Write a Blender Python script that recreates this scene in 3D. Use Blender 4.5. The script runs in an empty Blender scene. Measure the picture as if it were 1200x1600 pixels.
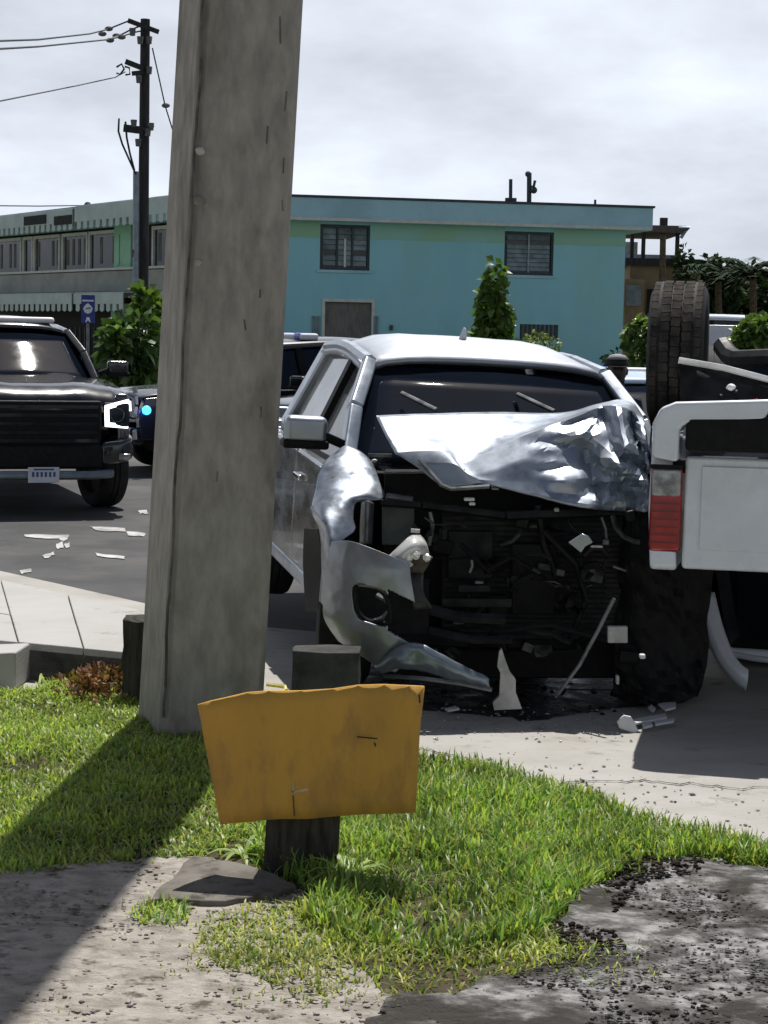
import bpy, bmesh, math, random
import numpy as np
from mathutils import Vector, Matrix
R = math.radians
random.seed(7)
rng = np.random.default_rng(7)
SC = bpy.context.scene
COL = SC.collection

# ------------------------------------------------------------------ camera, light, exposure
FPX, CAMH, PITCH, ROLL = 2900.0, 1.9, R(5.5), R(1.2)
fw = Vector((0, math.cos(PITCH), -math.sin(PITCH)))
_r, _u = Vector((1, 0, 0)), Vector((0, math.sin(PITCH), math.cos(PITCH)))
cr = _r * math.cos(ROLL) + _u * math.sin(ROLL)
cu = _u * math.cos(ROLL) - _r * math.sin(ROLL)
cd = bpy.data.cameras.new('camera'); cam = bpy.data.objects.new('camera', cd); COL.objects.link(cam)
cam.matrix_world = Matrix(((cr.x, cu.x, -fw.x, 0), (cr.y, cu.y, -fw.y, 0), (cr.z, cu.z, -fw.z, CAMH), (0, 0, 0, 1)))
cd.sensor_fit = 'VERTICAL'; cd.sensor_height = 24; cd.lens = FPX / 1600 * 24
cd.clip_start = 0.1; cd.clip_end = 3000
SC.camera = cam
SUN_EL, SUN_AZ = R(66), R(11.5)
S = Vector((math.cos(SUN_EL) * math.sin(SUN_AZ), math.cos(SUN_EL) * math.cos(SUN_AZ), math.sin(SUN_EL)))
sl = bpy.data.lights.new('sun', 'SUN'); so = bpy.data.objects.new('sun', sl); COL.objects.link(so)
so.rotation_euler = (-S).to_track_quat('-Z', 'Y').to_euler(); so.location = S * 60
sl.energy = 5.0; sl.angle = R(0.5); sl.color = (1.0, 0.965, 0.91)
SC.view_settings.view_transform = 'Standard'; SC.view_settings.look = 'None'
SC.view_settings.exposure = 0.12; SC.view_settings.gamma = 1.0
W = bpy.data.worlds.new('World'); SC.world = W; W.use_nodes = True
wn = W.node_tree; wn.nodes.clear()
def wnode(t, **k):
    n = wn.nodes.new(t)
    for a, b in k.items(): setattr(n, a, b)
    return n
w_out = wnode('ShaderNodeOutputWorld'); w_bg = wnode('ShaderNodeBackground'); w_bg.inputs['Strength'].default_value = 0.05
w_sky = wnode('ShaderNodeTexSky'); w_sky.sky_type = 'NISHITA'; w_sky.sun_disc = False
w_sky.sun_elevation = SUN_EL; w_sky.sun_rotation = SUN_AZ; w_sky.dust_density = 2.0
w_tc = wnode('ShaderNodeTexCoord'); w_sep = wnode('ShaderNodeSeparateXYZ')
lk = wn.links.new
lk(w_tc.outputs['Generated'], w_sep.inputs[0])
w_zc = wnode('ShaderNodeMath', operation='MAXIMUM'); w_zc.inputs[1].default_value = 0.0; lk(w_sep.outputs[2], w_zc.inputs[0])
w_za = wnode('ShaderNodeMath', operation='ADD'); w_za.inputs[1].default_value = 0.34; lk(w_zc.outputs[0], w_za.inputs[0])
w_div = wnode('ShaderNodeVectorMath', operation='DIVIDE'); w_cmb = wnode('ShaderNodeCombineXYZ')
for k_ in range(3): lk(w_za.outputs[0], w_cmb.inputs[k_])
lk(w_tc.outputs['Generated'], w_div.inputs[0]); lk(w_cmb.outputs[0], w_div.inputs[1])      # the cloud layer lies on a plane overhead
w_no = wnode('ShaderNodeTexNoise'); w_no.inputs['Scale'].default_value = 2.6; w_no.inputs['Detail'].default_value = 7; w_no.inputs['Roughness'].default_value = 0.55
w_no2 = wnode('ShaderNodeTexNoise'); w_no2.inputs['Scale'].default_value = 1.3; w_no2.inputs['Detail'].default_value = 6
lk(w_div.outputs[0], w_no.inputs['Vector']); lk(w_div.outputs[0], w_no2.inputs['Vector'])
w_r1 = wnode('ShaderNodeMapRange'); w_r1.inputs[1].default_value = 0.36; w_r1.inputs[2].default_value = 0.66; w_r1.inputs[3].default_value = 0.82; w_r1.inputs[4].default_value = 1.17
lk(w_no.outputs[0], w_r1.inputs[0])
w_el = wnode('ShaderNodeMapRange'); w_el.inputs[1].default_value = 0.22; w_el.inputs[2].default_value = 0.60; w_el.inputs[3].default_value = 0.42; w_el.inputs[4].default_value = -0.20
lk(w_zc.outputs[0], w_el.inputs[0])                                                     # cover grows towards the horizon
w_cov = wnode('ShaderNodeMath', operation='ADD'); lk(w_no2.outputs[0], w_cov.inputs[0]); lk(w_el.outputs[0], w_cov.inputs[1])
w_r2 = wnode('ShaderNodeMapRange'); w_r2.inputs[1].default_value = 0.42; w_r2.inputs[2].default_value = 0.58; lk(w_cov.outputs[0], w_r2.inputs[0])
w_bw = wnode('ShaderNodeRGBToBW'); lk(w_sky.outputs[0], w_bw.inputs[0])
w_mul = wnode('ShaderNodeMath', operation='MULTIPLY'); lk(w_bw.outputs[0], w_mul.inputs[0]); lk(w_r1.outputs[0], w_mul.inputs[1])
w_sc = wnode('ShaderNodeMath', operation='MULTIPLY'); w_sc.inputs[1].default_value = 2.9; lk(w_mul.outputs[0], w_sc.inputs[0])
w_tint = wnode('ShaderNodeMix', data_type='RGBA', blend_type='MULTIPLY'); w_tint.inputs[0].default_value = 1; w_tint.inputs[7].default_value = (0.93, 1.0, 1.12, 1); lk(w_sc.outputs[0], w_tint.inputs[6])
w_mix = wnode('ShaderNodeMix', data_type='RGBA')
lk(w_r2.outputs[0], w_mix.inputs[0]); lk(w_sky.outputs[0], w_mix.inputs[6]); lk(w_tint.outputs[2], w_mix.inputs[7])
lk(w_mix.outputs[2], w_bg.inputs['Color']); lk(w_bg.outputs[0], w_out.inputs[0])

# ------------------------------------------------------------------ helpers
def ray(px, py): return fw + cr * ((px - 600) / FPX) - cu * ((py - 800) / FPX)
def P(px, py, d):
    v = ray(px, py); t = d / v.y
    return Vector((v.x * t, d, CAMH + v.z * t))
def G(px, py, z=0.0):
    v = ray(px, py); t = (z - CAMH) / v.z
    return Vector((v.x * t, v.y * t, z))
def tag(o, label=None, cat=None, group=None, kind=None):
    if label: o['label'] = label
    if cat: o['category'] = cat
    if group: o['group'] = group
    if kind: o['kind'] = kind
    return o
def empty(name, M=None, label=None, cat=None, group=None):
    o = bpy.data.objects.new(name, None); COL.objects.link(o); o.empty_display_size = 0.2
    if M is not None: o.matrix_world = M if isinstance(M, Matrix) else Matrix.Translation(M)
    return tag(o, label, cat, group)
def frame(loc, yaw, roll=0.0, pitch=0.0):
    """x forward, y left, z up. yaw: heading angle of +x measured from -Y (towards the camera) to +X."""
    return Matrix.Translation(loc) @ Matrix.Rotation(yaw - math.pi / 2, 4, 'Z') @ Matrix.Rotation(pitch, 4, 'Y') @ Matrix.Rotation(roll, 4, 'X')

class MB:
    def __init__(s): s.v = []; s.f = []; s.m = []
    def add(s, V, F, m=0):
        b = len(s.v); s.v += [tuple(x) for x in V]; s.f += [tuple(b + i for i in q) for q in F]; s.m += [m] * len(F); return s
    def box(s, c, sz, M=None, m=0):
        c = Vector(c); V = []
        for z in (-.5, .5):
            for y in (-.5, .5):
                for x in (-.5, .5):
                    p = Vector((x * sz[0], y * sz[1], z * sz[2])); V.append((M @ p if M is not None else p) + c)
        return s.add(V, [(0, 2, 3, 1), (4, 5, 7, 6), (0, 1, 5, 4), (2, 6, 7, 3), (0, 4, 6, 2), (1, 3, 7, 5)], m)
    def bar(s, p0, p1, w, t, n=(0, 0, 1), m=0, w1=None, t1=None):
        p0, p1, n = Vector(p0), Vector(p1), Vector(n); d = (p1 - p0).normalized()
        a = d.cross(n).normalized(); b = a.cross(d).normalized(); V = []
        for p, ww, tt in ((p0, w, t), (p1, w1 or w, t1 or t)):
            V += [p - a * ww / 2 - b * tt / 2, p + a * ww / 2 - b * tt / 2, p + a * ww / 2 + b * tt / 2, p - a * ww / 2 + b * tt / 2]
        return s.add(V, [(3, 2, 1, 0), (4, 5, 6, 7), (0, 1, 5, 4), (1, 2, 6, 5), (2, 3, 7, 6), (3, 0, 4, 7)], m)
    def prism(s, pts, off, m=0):
        """pts: 3D polygon, extruded by the vector off"""
        n = len(pts); off = Vector(off); V = [Vector(p) for p in pts] + [Vector(p) + off for p in pts]
        return s.add(V, [tuple(range(n))[::-1], tuple(range(n, 2 * n))] + [(i, (i + 1) % n, n + (i + 1) % n, n + i) for i in range(n)], m)
    def grid(s, rows, m=0):
        nr, nc = len(rows), len(rows[0]); V = [p for r in rows for p in r]
        return s.add(V, [(i * nc + j, i * nc + j + 1, (i + 1) * nc + j + 1, (i + 1) * nc + j) for i in range(nr - 1) for j in range(nc - 1)], m)
    def tube(s, path, r, n=8, m=0, cap=True):
        path = [Vector(p) for p in path]; rs = r if isinstance(r, (list, tuple)) else [r] * len(path); V = []; k = len(path)
        up = Vector((0.13, 0.21, 0.97))
        for i, p in enumerate(path):
            d = (path[min(i + 1, k - 1)] - path[max(i - 1, 0)]).normalized()
            a = d.cross(up)
            if a.length < 1e-3: a = d.cross(Vector((1, 0, 0)))
            a.normalize(); b = d.cross(a)
            for j in range(n):
                t = 2 * math.pi * j / n; V.append(p + (a * math.cos(t) + b * math.sin(t)) * rs[i])
        F = [(i * n + j, i * n + (j + 1) % n, (i + 1) * n + (j + 1) % n, (i + 1) * n + j) for i in range(k - 1) for j in range(n)]
        if cap: F += [tuple(range(n))[::-1], tuple(range((k - 1) * n, k * n))]
        return s.add(V, F, m)
    def lathe(s, prof, c, ax='y', n=32, m=0):
        """prof: (radius, along-axis)"""
        c = Vector(c); V = []; k = len(prof)
        for (r, h) in prof:
            for j in range(n):
                t = 2 * math.pi * j / n; a, b = r * math.cos(t), r * math.sin(t)
                V.append(c + (Vector((a, h, b)) if ax == 'y' else Vector((h, a, b)) if ax == 'x' else Vector((a, b, h))))
        return s.add(V, [(i * n + j, (i + 1) * n + j, (i + 1) * n + (j + 1) % n, i * n + (j + 1) % n) for i in range(k - 1) for j in range(n)], m)
    def blob(s, c, r, n=10, k=7, jit=0.0, m=0):
        r = r if isinstance(r, (tuple, list)) else (r, r, r); c = Vector(c); rows = []
        for i in range(k + 1):
            a = math.pi * i / k; row = []
            for j in range(n):
                t = 2 * math.pi * j / n; q = 1 + random.uniform(-jit, jit)
                row.append(c + Vector((r[0] * math.sin(a) * math.cos(t) * q, r[1] * math.sin(a) * math.sin(t) * q, r[2] * math.cos(a))))
            row.append(row[0]); rows.append(row)
        return s.grid(rows, m)
    def out(s, name, mat, parent=None, bevel=0, seg=2, smooth=False, solid=0, sub=0, kind=None, world=False, weld=False):
        me = bpy.data.meshes.new(name); me.from_pydata([tuple(x) for x in s.v], [], s.f)
        for mm in (mat if isinstance(mat, (list, tuple)) else [mat]): me.materials.append(mm)
        for p, k in zip(me.polygons, s.m): p.material_index = k
        bm = bmesh.new(); bm.from_mesh(me)
        if weld: bmesh.ops.remove_doubles(bm, verts=bm.verts, dist=1e-4)
        bmesh.ops.recalc_face_normals(bm, faces=bm.faces); bm.to_mesh(me); bm.free()
        o = bpy.data.objects.new(name, me); COL.objects.link(o)
        if parent is not None:
            o.parent = parent
            if world: o.matrix_parent_inverse = parent.matrix_world.inverted()
        if solid: mo = o.modifiers.new('s', 'SOLIDIFY'); mo.thickness = solid; mo.offset = 0
        if sub: mo = o.modifiers.new('u', 'SUBSURF'); mo.levels = sub; mo.render_levels = sub
        if bevel:
            mo = o.modifiers.new('b', 'BEVEL'); mo.width = bevel; mo.segments = seg; mo.limit_method = 'ANGLE'; mo.angle_limit = R(35)
        if smooth or bevel:
            me.shade_smooth()
            if not sub and not (smooth == 'full'):
                mo = o.modifiers.new('w', 'WEIGHTED_NORMAL') if bevel else None
                try: me.set_sharp_from_angle(angle=R(38))
                except Exception: pass
        if kind: o['kind'] = kind
        return o

# ------------------------------------------------------------------ materials
def mat(name, col, rough=0.6, metal=0.0, spec=0.5, coat=0.0, emit=None, es=0, var=0.12, scale=6.0, detail=6, bump=0.0, bscale=None,
        col2=None, lo=0.4, hi=0.62, col3=None, s3=1.0, lo3=0.55, hi3=0.62, rvar=0.0, stretch=None, attr=None, trans=0.0, coords='Object', bdist=0.01, crough=0.05):
    m = bpy.data.materials.new(name); m.use_nodes = True; nt = m.node_tree; n = nt.nodes; l = nt.links
    b = n['Principled BSDF']; b.inputs['Roughness'].default_value = rough; b.inputs['Metallic'].default_value = metal
    b.inputs['Specular IOR Level'].default_value = spec; b.inputs['Coat Weight'].default_value = coat; b.inputs['Coat Roughness'].default_value = crough
    tc = n.new('ShaderNodeTexCoord'); vec = tc.outputs[coords]
    if stretch:
        mp = n.new('ShaderNodeMapping'); mp.inputs['Scale'].default_value = stretch; l.new(vec, mp.inputs[0]); vec = mp.outputs[0]
    def noise(sc, det=6, ro=0.6, off=0):
        t = n.new('ShaderNodeTexNoise'); t.inputs['Scale'].default_value = sc; t.inputs['Detail'].default_value = det; t.inputs['Roughness'].default_value = ro
        if off:
            mp2 = n.new('ShaderNodeMapping'); mp2.inputs['Location'].default_value = (off, off * 1.7, off * .6); l.new(vec, mp2.inputs[0]); l.new(mp2.outputs[0], t.inputs['Vector'])
        else: l.new(vec, t.inputs['Vector'])
        return t
    def ramp(t, a, c):
        r = n.new('ShaderNodeMapRange'); r.inputs[1].default_value = a; r.inputs[2].default_value = c; l.new(t.outputs[0], r.inputs[0]); return r.outputs[0]
    def mixc(f, a, c, mode='MIX'):
        x = n.new('ShaderNodeMix'); x.data_type = 'RGBA'; x.blend_type = mode
        for i, q in ((0, f), (6, a), (7, c)):
            if hasattr(q, 'is_linked') or hasattr(q, 'links'): l.new(q, x.inputs[i])
            elif i == 0: x.inputs[0].default_value = q
            else: x.inputs[i].default_value = (*q[:3], 1)
        return x.outputs[2]
    c = (*col[:3],)
    nb = noise(scale, detail)
    c2 = col2 if col2 else tuple(max(0, x * (1 - 2 * var)) for x in col[:3])
    c1 = col if col2 else tuple(min(1, x * (1 + var)) for x in col[:3])
    out = mixc(ramp(nb, lo, hi), c1, c2)
    if col3: out = mixc(ramp(noise(s3, 5, 0.65, 3.1), lo3, hi3), out, col3)
    if attr:
        a = n.new('ShaderNodeAttribute'); a.attribute_name = attr; out = mixc(1.0, out, a.outputs['Color'], 'MULTIPLY')
    l.new(out, b.inputs['Base Color'])
    if rvar:
        r = n.new('ShaderNodeMapRange'); r.inputs[3].default_value = max(0.02, rough - rvar); r.inputs[4].default_value = min(1, rough + rvar); r.inputs[1].default_value = .35; r.inputs[2].default_value = .65
        l.new(noise(scale * 1.7, 5, .6, 7).outputs[0], r.inputs[0]); l.new(r.outputs[0], b.inputs['Roughness'])
    if bump:
        bp = n.new('ShaderNodeBump'); bp.inputs['Strength'].default_value = bump; bp.inputs['Distance'].default_value = bdist
        l.new(noise(bscale or scale * 4, 8, 0.65, 1.3).outputs[0], bp.inputs['Height']); l.new(bp.outputs[0], b.inputs['Normal'])
    if emit: b.inputs['Emission Color'].default_value = (*emit, 1); b.inputs['Emission Strength'].default_value = es
    if trans:
        tr = n.new('ShaderNodeBsdfTranslucent'); l.new(mixc(1.0, out, (1.1, 1.25, .55), 'MULTIPLY'), tr.inputs[0]); ms = n.new('ShaderNodeMixShader'); ms.inputs[0].default_value = trans
        l.new(b.outputs[0], ms.inputs[1]); l.new(tr.outputs[0], ms.inputs[2]); l.new(ms.outputs[0], n['Material Output'].inputs[0])
    return m
M = {}
M['silver'] = mat('silver_paint', (.35, .39, .45), .40, .8, coat=.45, var=.05, scale=4, rvar=.09, col3=(.20, .215, .235), s3=5, lo3=.54, hi3=.72, bump=.06, bscale=9)
M['silver_side'] = mat('silver_paint_reflections_and_grime', (.25, .275, .30), .30, .75, coat=.5, var=.1, scale=2.2, detail=4, col2=(.10, .105, .11), lo=.42, hi=.62, col3=(.17, .15, .13), s3=1.6, lo3=.5, hi3=.7, stretch=(1, 1, 2.2), rvar=.08)  # large dark blotches paint reflections on the flank; the brown patches are dust
M['silver_scraped'] = mat('silver_paint_scraped', (.27, .31, .37), .42, .7, coat=.35, var=.1, scale=7, detail=9, col2=(.19, .21, .24), lo=.45, hi=.6, col3=(.07, .07, .075), s3=9, lo3=.60, hi3=.68, rvar=.12, bump=.12, bscale=18, stretch=(1, 1, 1.6))
M['silver_roof'] = mat('silver_paint_roof_glare', (.40, .43, .48), .52, .8, coat=.25, var=.04, scale=3, rvar=.05)  # same silver, lighter and rougher, to put the sun glare into the roof
M['silver_dirty'] = mat('silver_paint_dusty', (.28, .31, .34), .45, .7, coat=.35, var=.08, scale=5, rvar=.1, col3=(.26, .23, .19), s3=3, lo3=.5, hi3=.72)
M['white_paint'] = mat('white_car_paint', (.68, .725, .79), .3, 0, coat=.6, var=.03, scale=4, rvar=.06, col3=(.55, .57, .60), s3=2.5, lo3=.58, hi3=.8)
M['black_paint'] = mat('black_car_paint', (.006, .007, .009), .22, 0, coat=.9, var=.1, scale=3, rvar=.05)
M['navy_paint'] = mat('dark_navy_car_paint', (.008, .01, .02), .25, 0, coat=.9, var=.1)
M['glass'] = mat('car_glass', (.006, .009, .016), .04, 0, spec=.4, var=.1, scale=2, rvar=.02)
M['black_plastic'] = mat('black_plastic', (.008, .008, .009), .6, spec=.18, var=.2, scale=20)
M['dark_metal'] = mat('dark_oily_metal', (.013, .014, .015), .55, .2, spec=.25, var=.3, scale=9, rvar=.15, bump=.2, bscale=30)
M['grey_metal'] = mat('grey_metal', (.16, .17, .18), .45, .7, var=.2, scale=8, rvar=.15)
M['grey_dark'] = mat('dull_grey_metal', (.045, .048, .05), .5, .3, var=.3, scale=14)
M['black_gloss'] = mat('glossy_black_plastic', (.01, .01, .011), .22, spec=.5)
M['chrome'] = mat('chrome', (.7, .71, .72), .12, 1.0, var=.04)
M['rubber'] = mat('tyre_rubber', (.014, .014, .015), .75, spec=.35, var=.2, scale=12, bump=.15, bscale=60)
M['tread'] = mat('worn_tread_rubber', (.07, .062, .055), .95, spec=.1, var=.3, scale=10, bump=.3, bscale=50, col2=(.03, .028, .026), lo=.42, hi=.62)
M['red_lens'] = mat('red_tail_lens', (.36, .004, .012), .15, 0, spec=.6, coat=.8, var=.15, scale=10)
M['red_dark'] = mat('dark_red_lens', (.16, .003, .006), .2, coat=.6)
M['clear_lens'] = mat('clear_lens', (.32, .33, .34), .12, 0, coat=.7, var=.25, scale=16)
M['lens_white'] = mat('reflector_white', (.72, .72, .70), .2, .2, coat=.6, var=.1)
M['drl'] = mat('lit_running_light', (.9, .92, .95), .3, emit=(.92, .96, 1.0), es=2.2, var=.02)
M['strobe'] = mat('lit_blue_strobe', (.02, .1, .9), .2, emit=(.02, .16, 1.0), es=9.0, var=.02)
M['blue_lens'] = mat('blue_lens', (.02, .09, .55), .2, coat=.5)
M['steel_blue'] = mat('steel_skid_bar', (.20, .24, .28), .35, .6, var=.1)
M['plate'] = mat('licence_plate', (.52, .56, .62), .35, var=.05)
M['plate_ink'] = mat('plate_ink', (.04, .07, .2), .5)
M['marking_white'] = mat('white_vinyl', (.75, .76, .78), .4, var=.04)
M['pole_concrete'] = mat('weathered_pole_concrete', (.385, .36, .325), .9, spec=.2, scale=14, detail=10, col2=(.25, .235, .215), lo=.34, hi=.66, col3=(.115, .10, .082), s3=2.2, lo3=.50, hi3=.76, bump=.7, bscale=30, stretch=(1, 1, .4), bdist=.012)
M['streak'] = mat('concrete_pit', (.15, .14, .125), .95, var=.2)
M['stub_concrete'] = mat('old_mossy_concrete', (.16, .155, .14), .9, spec=.2, scale=5, col2=(.07, .07, .062), lo=.4, hi=.65, col3=(.055, .06, .045), s3=6, lo3=.5, hi3=.64, bump=.6, bscale=30)
M['block'] = mat('dark_concrete', (.075, .075, .072), .9, spec=.2, scale=6, col2=(.04, .04, .038), lo=.4, hi=.62, bump=.6, bscale=26)  # darker concrete tone for the low block
M['footing'] = mat('dirty_footing_concrete', (.19, .175, .155), .95, spec=.1, scale=6, col2=(.12, .11, .095), col3=(.07, .065, .055), s3=9, lo3=.52, hi3=.64, bump=.7, bscale=30)
M['wood_post'] = mat('dark_weathered_wood', (.05, .048, .04), .85, spec=.2, scale=7, var=.3, stretch=(4, 4, .6), bump=.6, bscale=30)
M['sidewalk'] = mat('sidewalk_concrete', (.42, .415, .405), .9, spec=.2, scale=1.3, col2=(.36, .35, .335), lo=.38, hi=.68, col3=(.2, .185, .165), s3=2.6, lo3=.6, hi3=.73, bump=.4, bscale=40)
M['driveway'] = mat('driveway_concrete', (.40, .39, .365), .92, spec=.15, scale=1.7, col2=(.33, .315, .29), lo=.38, hi=.66, col3=(.20, .18, .155), s3=4.5, lo3=.6, hi3=.72, bump=.55, bscale=34, stretch=(.8, 1.3, 1))
M['asphalt'] = mat('old_asphalt', (.082, .082, .083), .88, spec=.25, scale=1.1, col2=(.06, .06, .062), lo=.4, hi=.6, col3=(.115, .113, .108), s3=.6, lo3=.5, hi3=.7, bump=.35, bscale=90)
M['soil'] = mat('lawn_soil', (.075, .06, .042), .95, spec=.1, scale=6, col2=(.045, .038, .026), col3=(.13, .11, .08), s3=3, lo3=.56, hi3=.7, bump=.8, bscale=26)
M['dirt'] = mat('pale_trodden_dirt', (.42, .385, .345), .95, spec=.1, scale=13, detail=10, col2=(.28, .25, .22), lo=.42, hi=.62, col3=(.12, .105, .085), s3=9, lo3=.56, hi3=.66, bump=1.0, bscale=26, bdist=.025, stretch=(.85, 1.15, 1))
M['ash'] = mat('grey_ash_and_gravel', (.36, .355, .35), .9, spec=.25, scale=15, detail=10, col2=(.11, .106, .10), lo=.40, hi=.58, col3=(.045, .041, .036), s3=2.9, lo3=.44, hi3=.58, bump=1.0, bscale=26, bdist=.025, stretch=(.9, 1.1, 1))
M['shade_tone'] = mat('painted_wreck_shade', (.035, .034, .033), .35, spec=.4, var=.3, scale=5, rvar=.2)  # dark tone for the shade painted under the wreck
M['mulch'] = mat('dark_mulch', (.035, .028, .022), .95, spec=.1, scale=9, var=.4, bump=1, bscale=30)
M['far_ground'] = mat('far_ground', (.10, .11, .06), .95, spec=.1, scale=.3, col2=(.16, .15, .11), bump=.3, bscale=4)
M['grass'] = mat('grass_blade', (.25, .34, .105), .45, spec=.5, var=.1, scale=2.5, attr='tint', trans=.45)
M['leaf'] = mat('leaf', (.09, .14, .045), .38, spec=.5, var=.15, scale=4, attr='tint', trans=.3)
M['far_leaf'] = mat('dull_leaf', (.055, .08, .04), .8, spec=.1, var=.15, scale=4, attr='tint', trans=.12)
M['bark'] = mat('bark', (.11, .085, .06), .9, spec=.2, var=.25, scale=12, bump=.6)
M['dry_leaf'] = mat('dry_brown_leaves', (.20, .09, .045), .8, var=.3, scale=8, attr='tint', trans=.2)
M['teal'] = mat('teal_wall_paint', (.30, .62, .74), .85, spec=.25, scale=.5, var=.05, col2=(.26, .56, .68), col3=(.30, .57, .60), s3=.9, lo3=.48, hi3=.72, bump=.15, bscale=25, stretch=(1, 1, .35))
M['teal_roof'] = mat('teal_fascia_paint', (.35, .58, .70), .8, spec=.25, scale=.6, var=.06, col3=(.28, .48, .58), s3=.8, lo3=.55, hi3=.75)
M['mint'] = mat('mint_paint', (.30, .58, .43), .8, var=.06, scale=1)
M['pale_wall'] = mat('pale_grey_green_plaster', (.40, .47, .46), .85, var=.06, scale=.8, col3=(.3, .35, .34), s3=1, lo3=.55, hi3=.75)
M['awning'] = mat('aluminium_awning_paint', (.42, .52, .53), .5, .1, var=.06, scale=1.2)
M['parapet'] = mat('grey_parapet_plaster', (.34, .36, .34), .85, var=.1, scale=.9)
M['light_trim'] = mat('light_trim_paint', (.56, .60, .58), .6, var=.06)
M['dark_void'] = mat('dark_room', (.012, .014, .016), .8, var=.2)
M['win_glass'] = mat('window_glass', (.02, .03, .035), .08, spec=.5, var=.3, scale=2)
M['curtain'] = mat('grey_curtain', (.13, .14, .14), .9, var=.3, scale=3, stretch=(6, 6, .4))
M['louvre'] = mat('window_louvre', (.16, .21, .24), .4, .2, var=.15, scale=3)
M['louvre_light'] = mat('window_louvre_light', (.24, .31, .34), .4, .2, var=.15, scale=3)
M['frame_dark'] = mat('window_frame_dark', (.025, .045, .055), .5, var=.15)
M['door_wood'] = mat('grey_brown_door', (.155, .15, .15), .7, var=.12, scale=3, stretch=(3, 3, .7))
M['tan'] = mat('tan_plaster', (.28, .22, .13), .85, var=.12, scale=.8, col3=(.17, .13, .08), s3=.9, lo3=.5, hi3=.7)
M['pole_dark'] = mat('creosoted_pole', (.028, .03, .032), .8, var=.25, scale=3, stretch=(3, 3, .4))
M['cable'] = mat('cable', (.02, .02, .022), .6)
M['insulator'] = mat('porcelain_insulator', (.10, .10, .11), .3)
M['board'] = mat('mustard_board', (.60, .335, .065), .75, spec=.25, scale=3.5, var=.1, col2=(.50, .28, .06), lo=.4, hi=.7, col3=(.33, .19, .07), s3=5, lo3=.5, hi3=.75, bump=.3, bscale=40, stretch=(1.6, 1.6, .7))
M['board_edge'] = mat('board_edge', (.45, .30, .12), .8, var=.15)
M['scratch'] = mat('pale_scratch', (.6, .5, .34), .8)
M['sign_blue'] = mat('sign_blue', (.01, .03, .22), .4, var=.05)
M['sign_white'] = mat('sign_white', (.72, .74, .76), .5, var=.05)
M['skin'] = mat('dark_skin', (.045, .022, .018), .55, var=.1)
M['cloth'] = mat('dark_navy_cloth', (.012, .014, .03), .9, var=.2, scale=14)
M['cap'] = mat('black_cap_cloth', (.012, .012, .014), .85, var=.2)
M['cap_band'] = mat('grey_cap_cloth', (.25, .25, .25), .85, var=.1)
M['plastic_yellow'] = mat('yellow_strap', (.62, .55, .16), .5)
M['shard_white'] = mat('white_plastic_shard', (.66, .67, .68), .4, var=.05)
M['shard_dull'] = mat('scuffed_white_scrap', (.42, .42, .42), .7, var=.25, scale=4)
M['shard_grey'] = mat('grey_plastic_shard', (.42, .42, .40), .5, var=.15, scale=8)
M['stone'] = mat('pale_grit', (.38, .36, .33), .95, var=.25, scale=9)
M['flower'] = mat('pale_flowers', (.62, .55, .42), .7, var=.15, trans=.2)

# ------------------------------------------------------------------ the setting
def sheet(name, pts, z, m, cell=None, rough=0.0, kind='structure'):
    """flat sheet with given outline (world xy); finely divided and uneven if cell is given"""
    bm = bmesh.new(); vs = [bm.verts.new((p[0], p[1], z)) for p in pts]; f = bm.faces.new(vs)
    if f.normal.z < 0: f.normal_flip()
    bm.normal_update()
    if f.normal.z < 0: bmesh.ops.reverse_faces(bm, faces=[f])
    if cell:
        xs = [p[0] for p in pts]; ys = [p[1] for p in pts]
        for a, lo, hi in ((0, min(xs), max(xs)), (1, min(ys), max(ys))):
            k = lo + cell
            while k < hi:
                no = (1, 0, 0) if a == 0 else (0, 1, 0)
                bmesh.ops.bisect_plane(bm, geom=bm.verts[:] + bm.edges[:] + bm.faces[:], plane_co=tuple(x * k for x in no), plane_no=no); k += cell
        from mathutils import noise as mn
        for v in bm.verts:
            v.co.z += rough * (mn.noise(v.co * 2.3) + .6 * mn.noise(v.co * 7.1))
    me = bpy.data.meshes.new(name); bm.to_mesh(me); bm.free(); me.materials.append(m); me.shade_smooth()
    o = bpy.data.objects.new(name, me); COL.objects.link(o); o['kind'] = kind
    return o
def wob(pts, amp=.04, n=6, seed=1):
    """an outline with small irregularities"""
    r = random.Random(seed); out = []
    for i, p in enumerate(pts):
        q = pts[(i + 1) % len(pts)]
        for k in range(n):
            t = k / n; a = amp if k else amp * .5
            out.append((p[0] + (q[0] - p[0]) * t + r.uniform(-a, a), p[1] + (q[1] - p[1]) * t + r.uniform(-a, a)))
    return out
def gp(*pp): return [tuple(G(*p)[:2]) for p in pp]

sheet('ground', [(-900, -200), (900, -200), (900, 1500), (-900, 1500)], -.02, M['far_ground'])
KA, KD = Vector((-2.98, 14.3, 0)), Vector((1.33, -1.8, 0)).normalized()      # kerb line
KN = Vector((-KD.y, KD.x, 0))                                               # towards the road
if KN.y < 0: KN = -KN
def kerb(t, n=0): q = KA + KD * t + KN * n; return (q.x, q.y)
sheet('road', [kerb(-37), kerb(14), (30, 12), (60, 46), (-70, 46), (-70, 44.2)], -.006, M['asphalt'])
sheet('driveway', [(-6, 4.0), (8, 3.2), (9, 11), (3.2, 11.4), (.6, 11.3), (-.9, 11.9), kerb(0, .02), kerb(-14, .02)], -.002, M['driveway'], .35, .002)
sheet('verge', [(-70, 46), (60, 46), (60, 140), (-70, 140)], .02, M['far_ground'])

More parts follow.
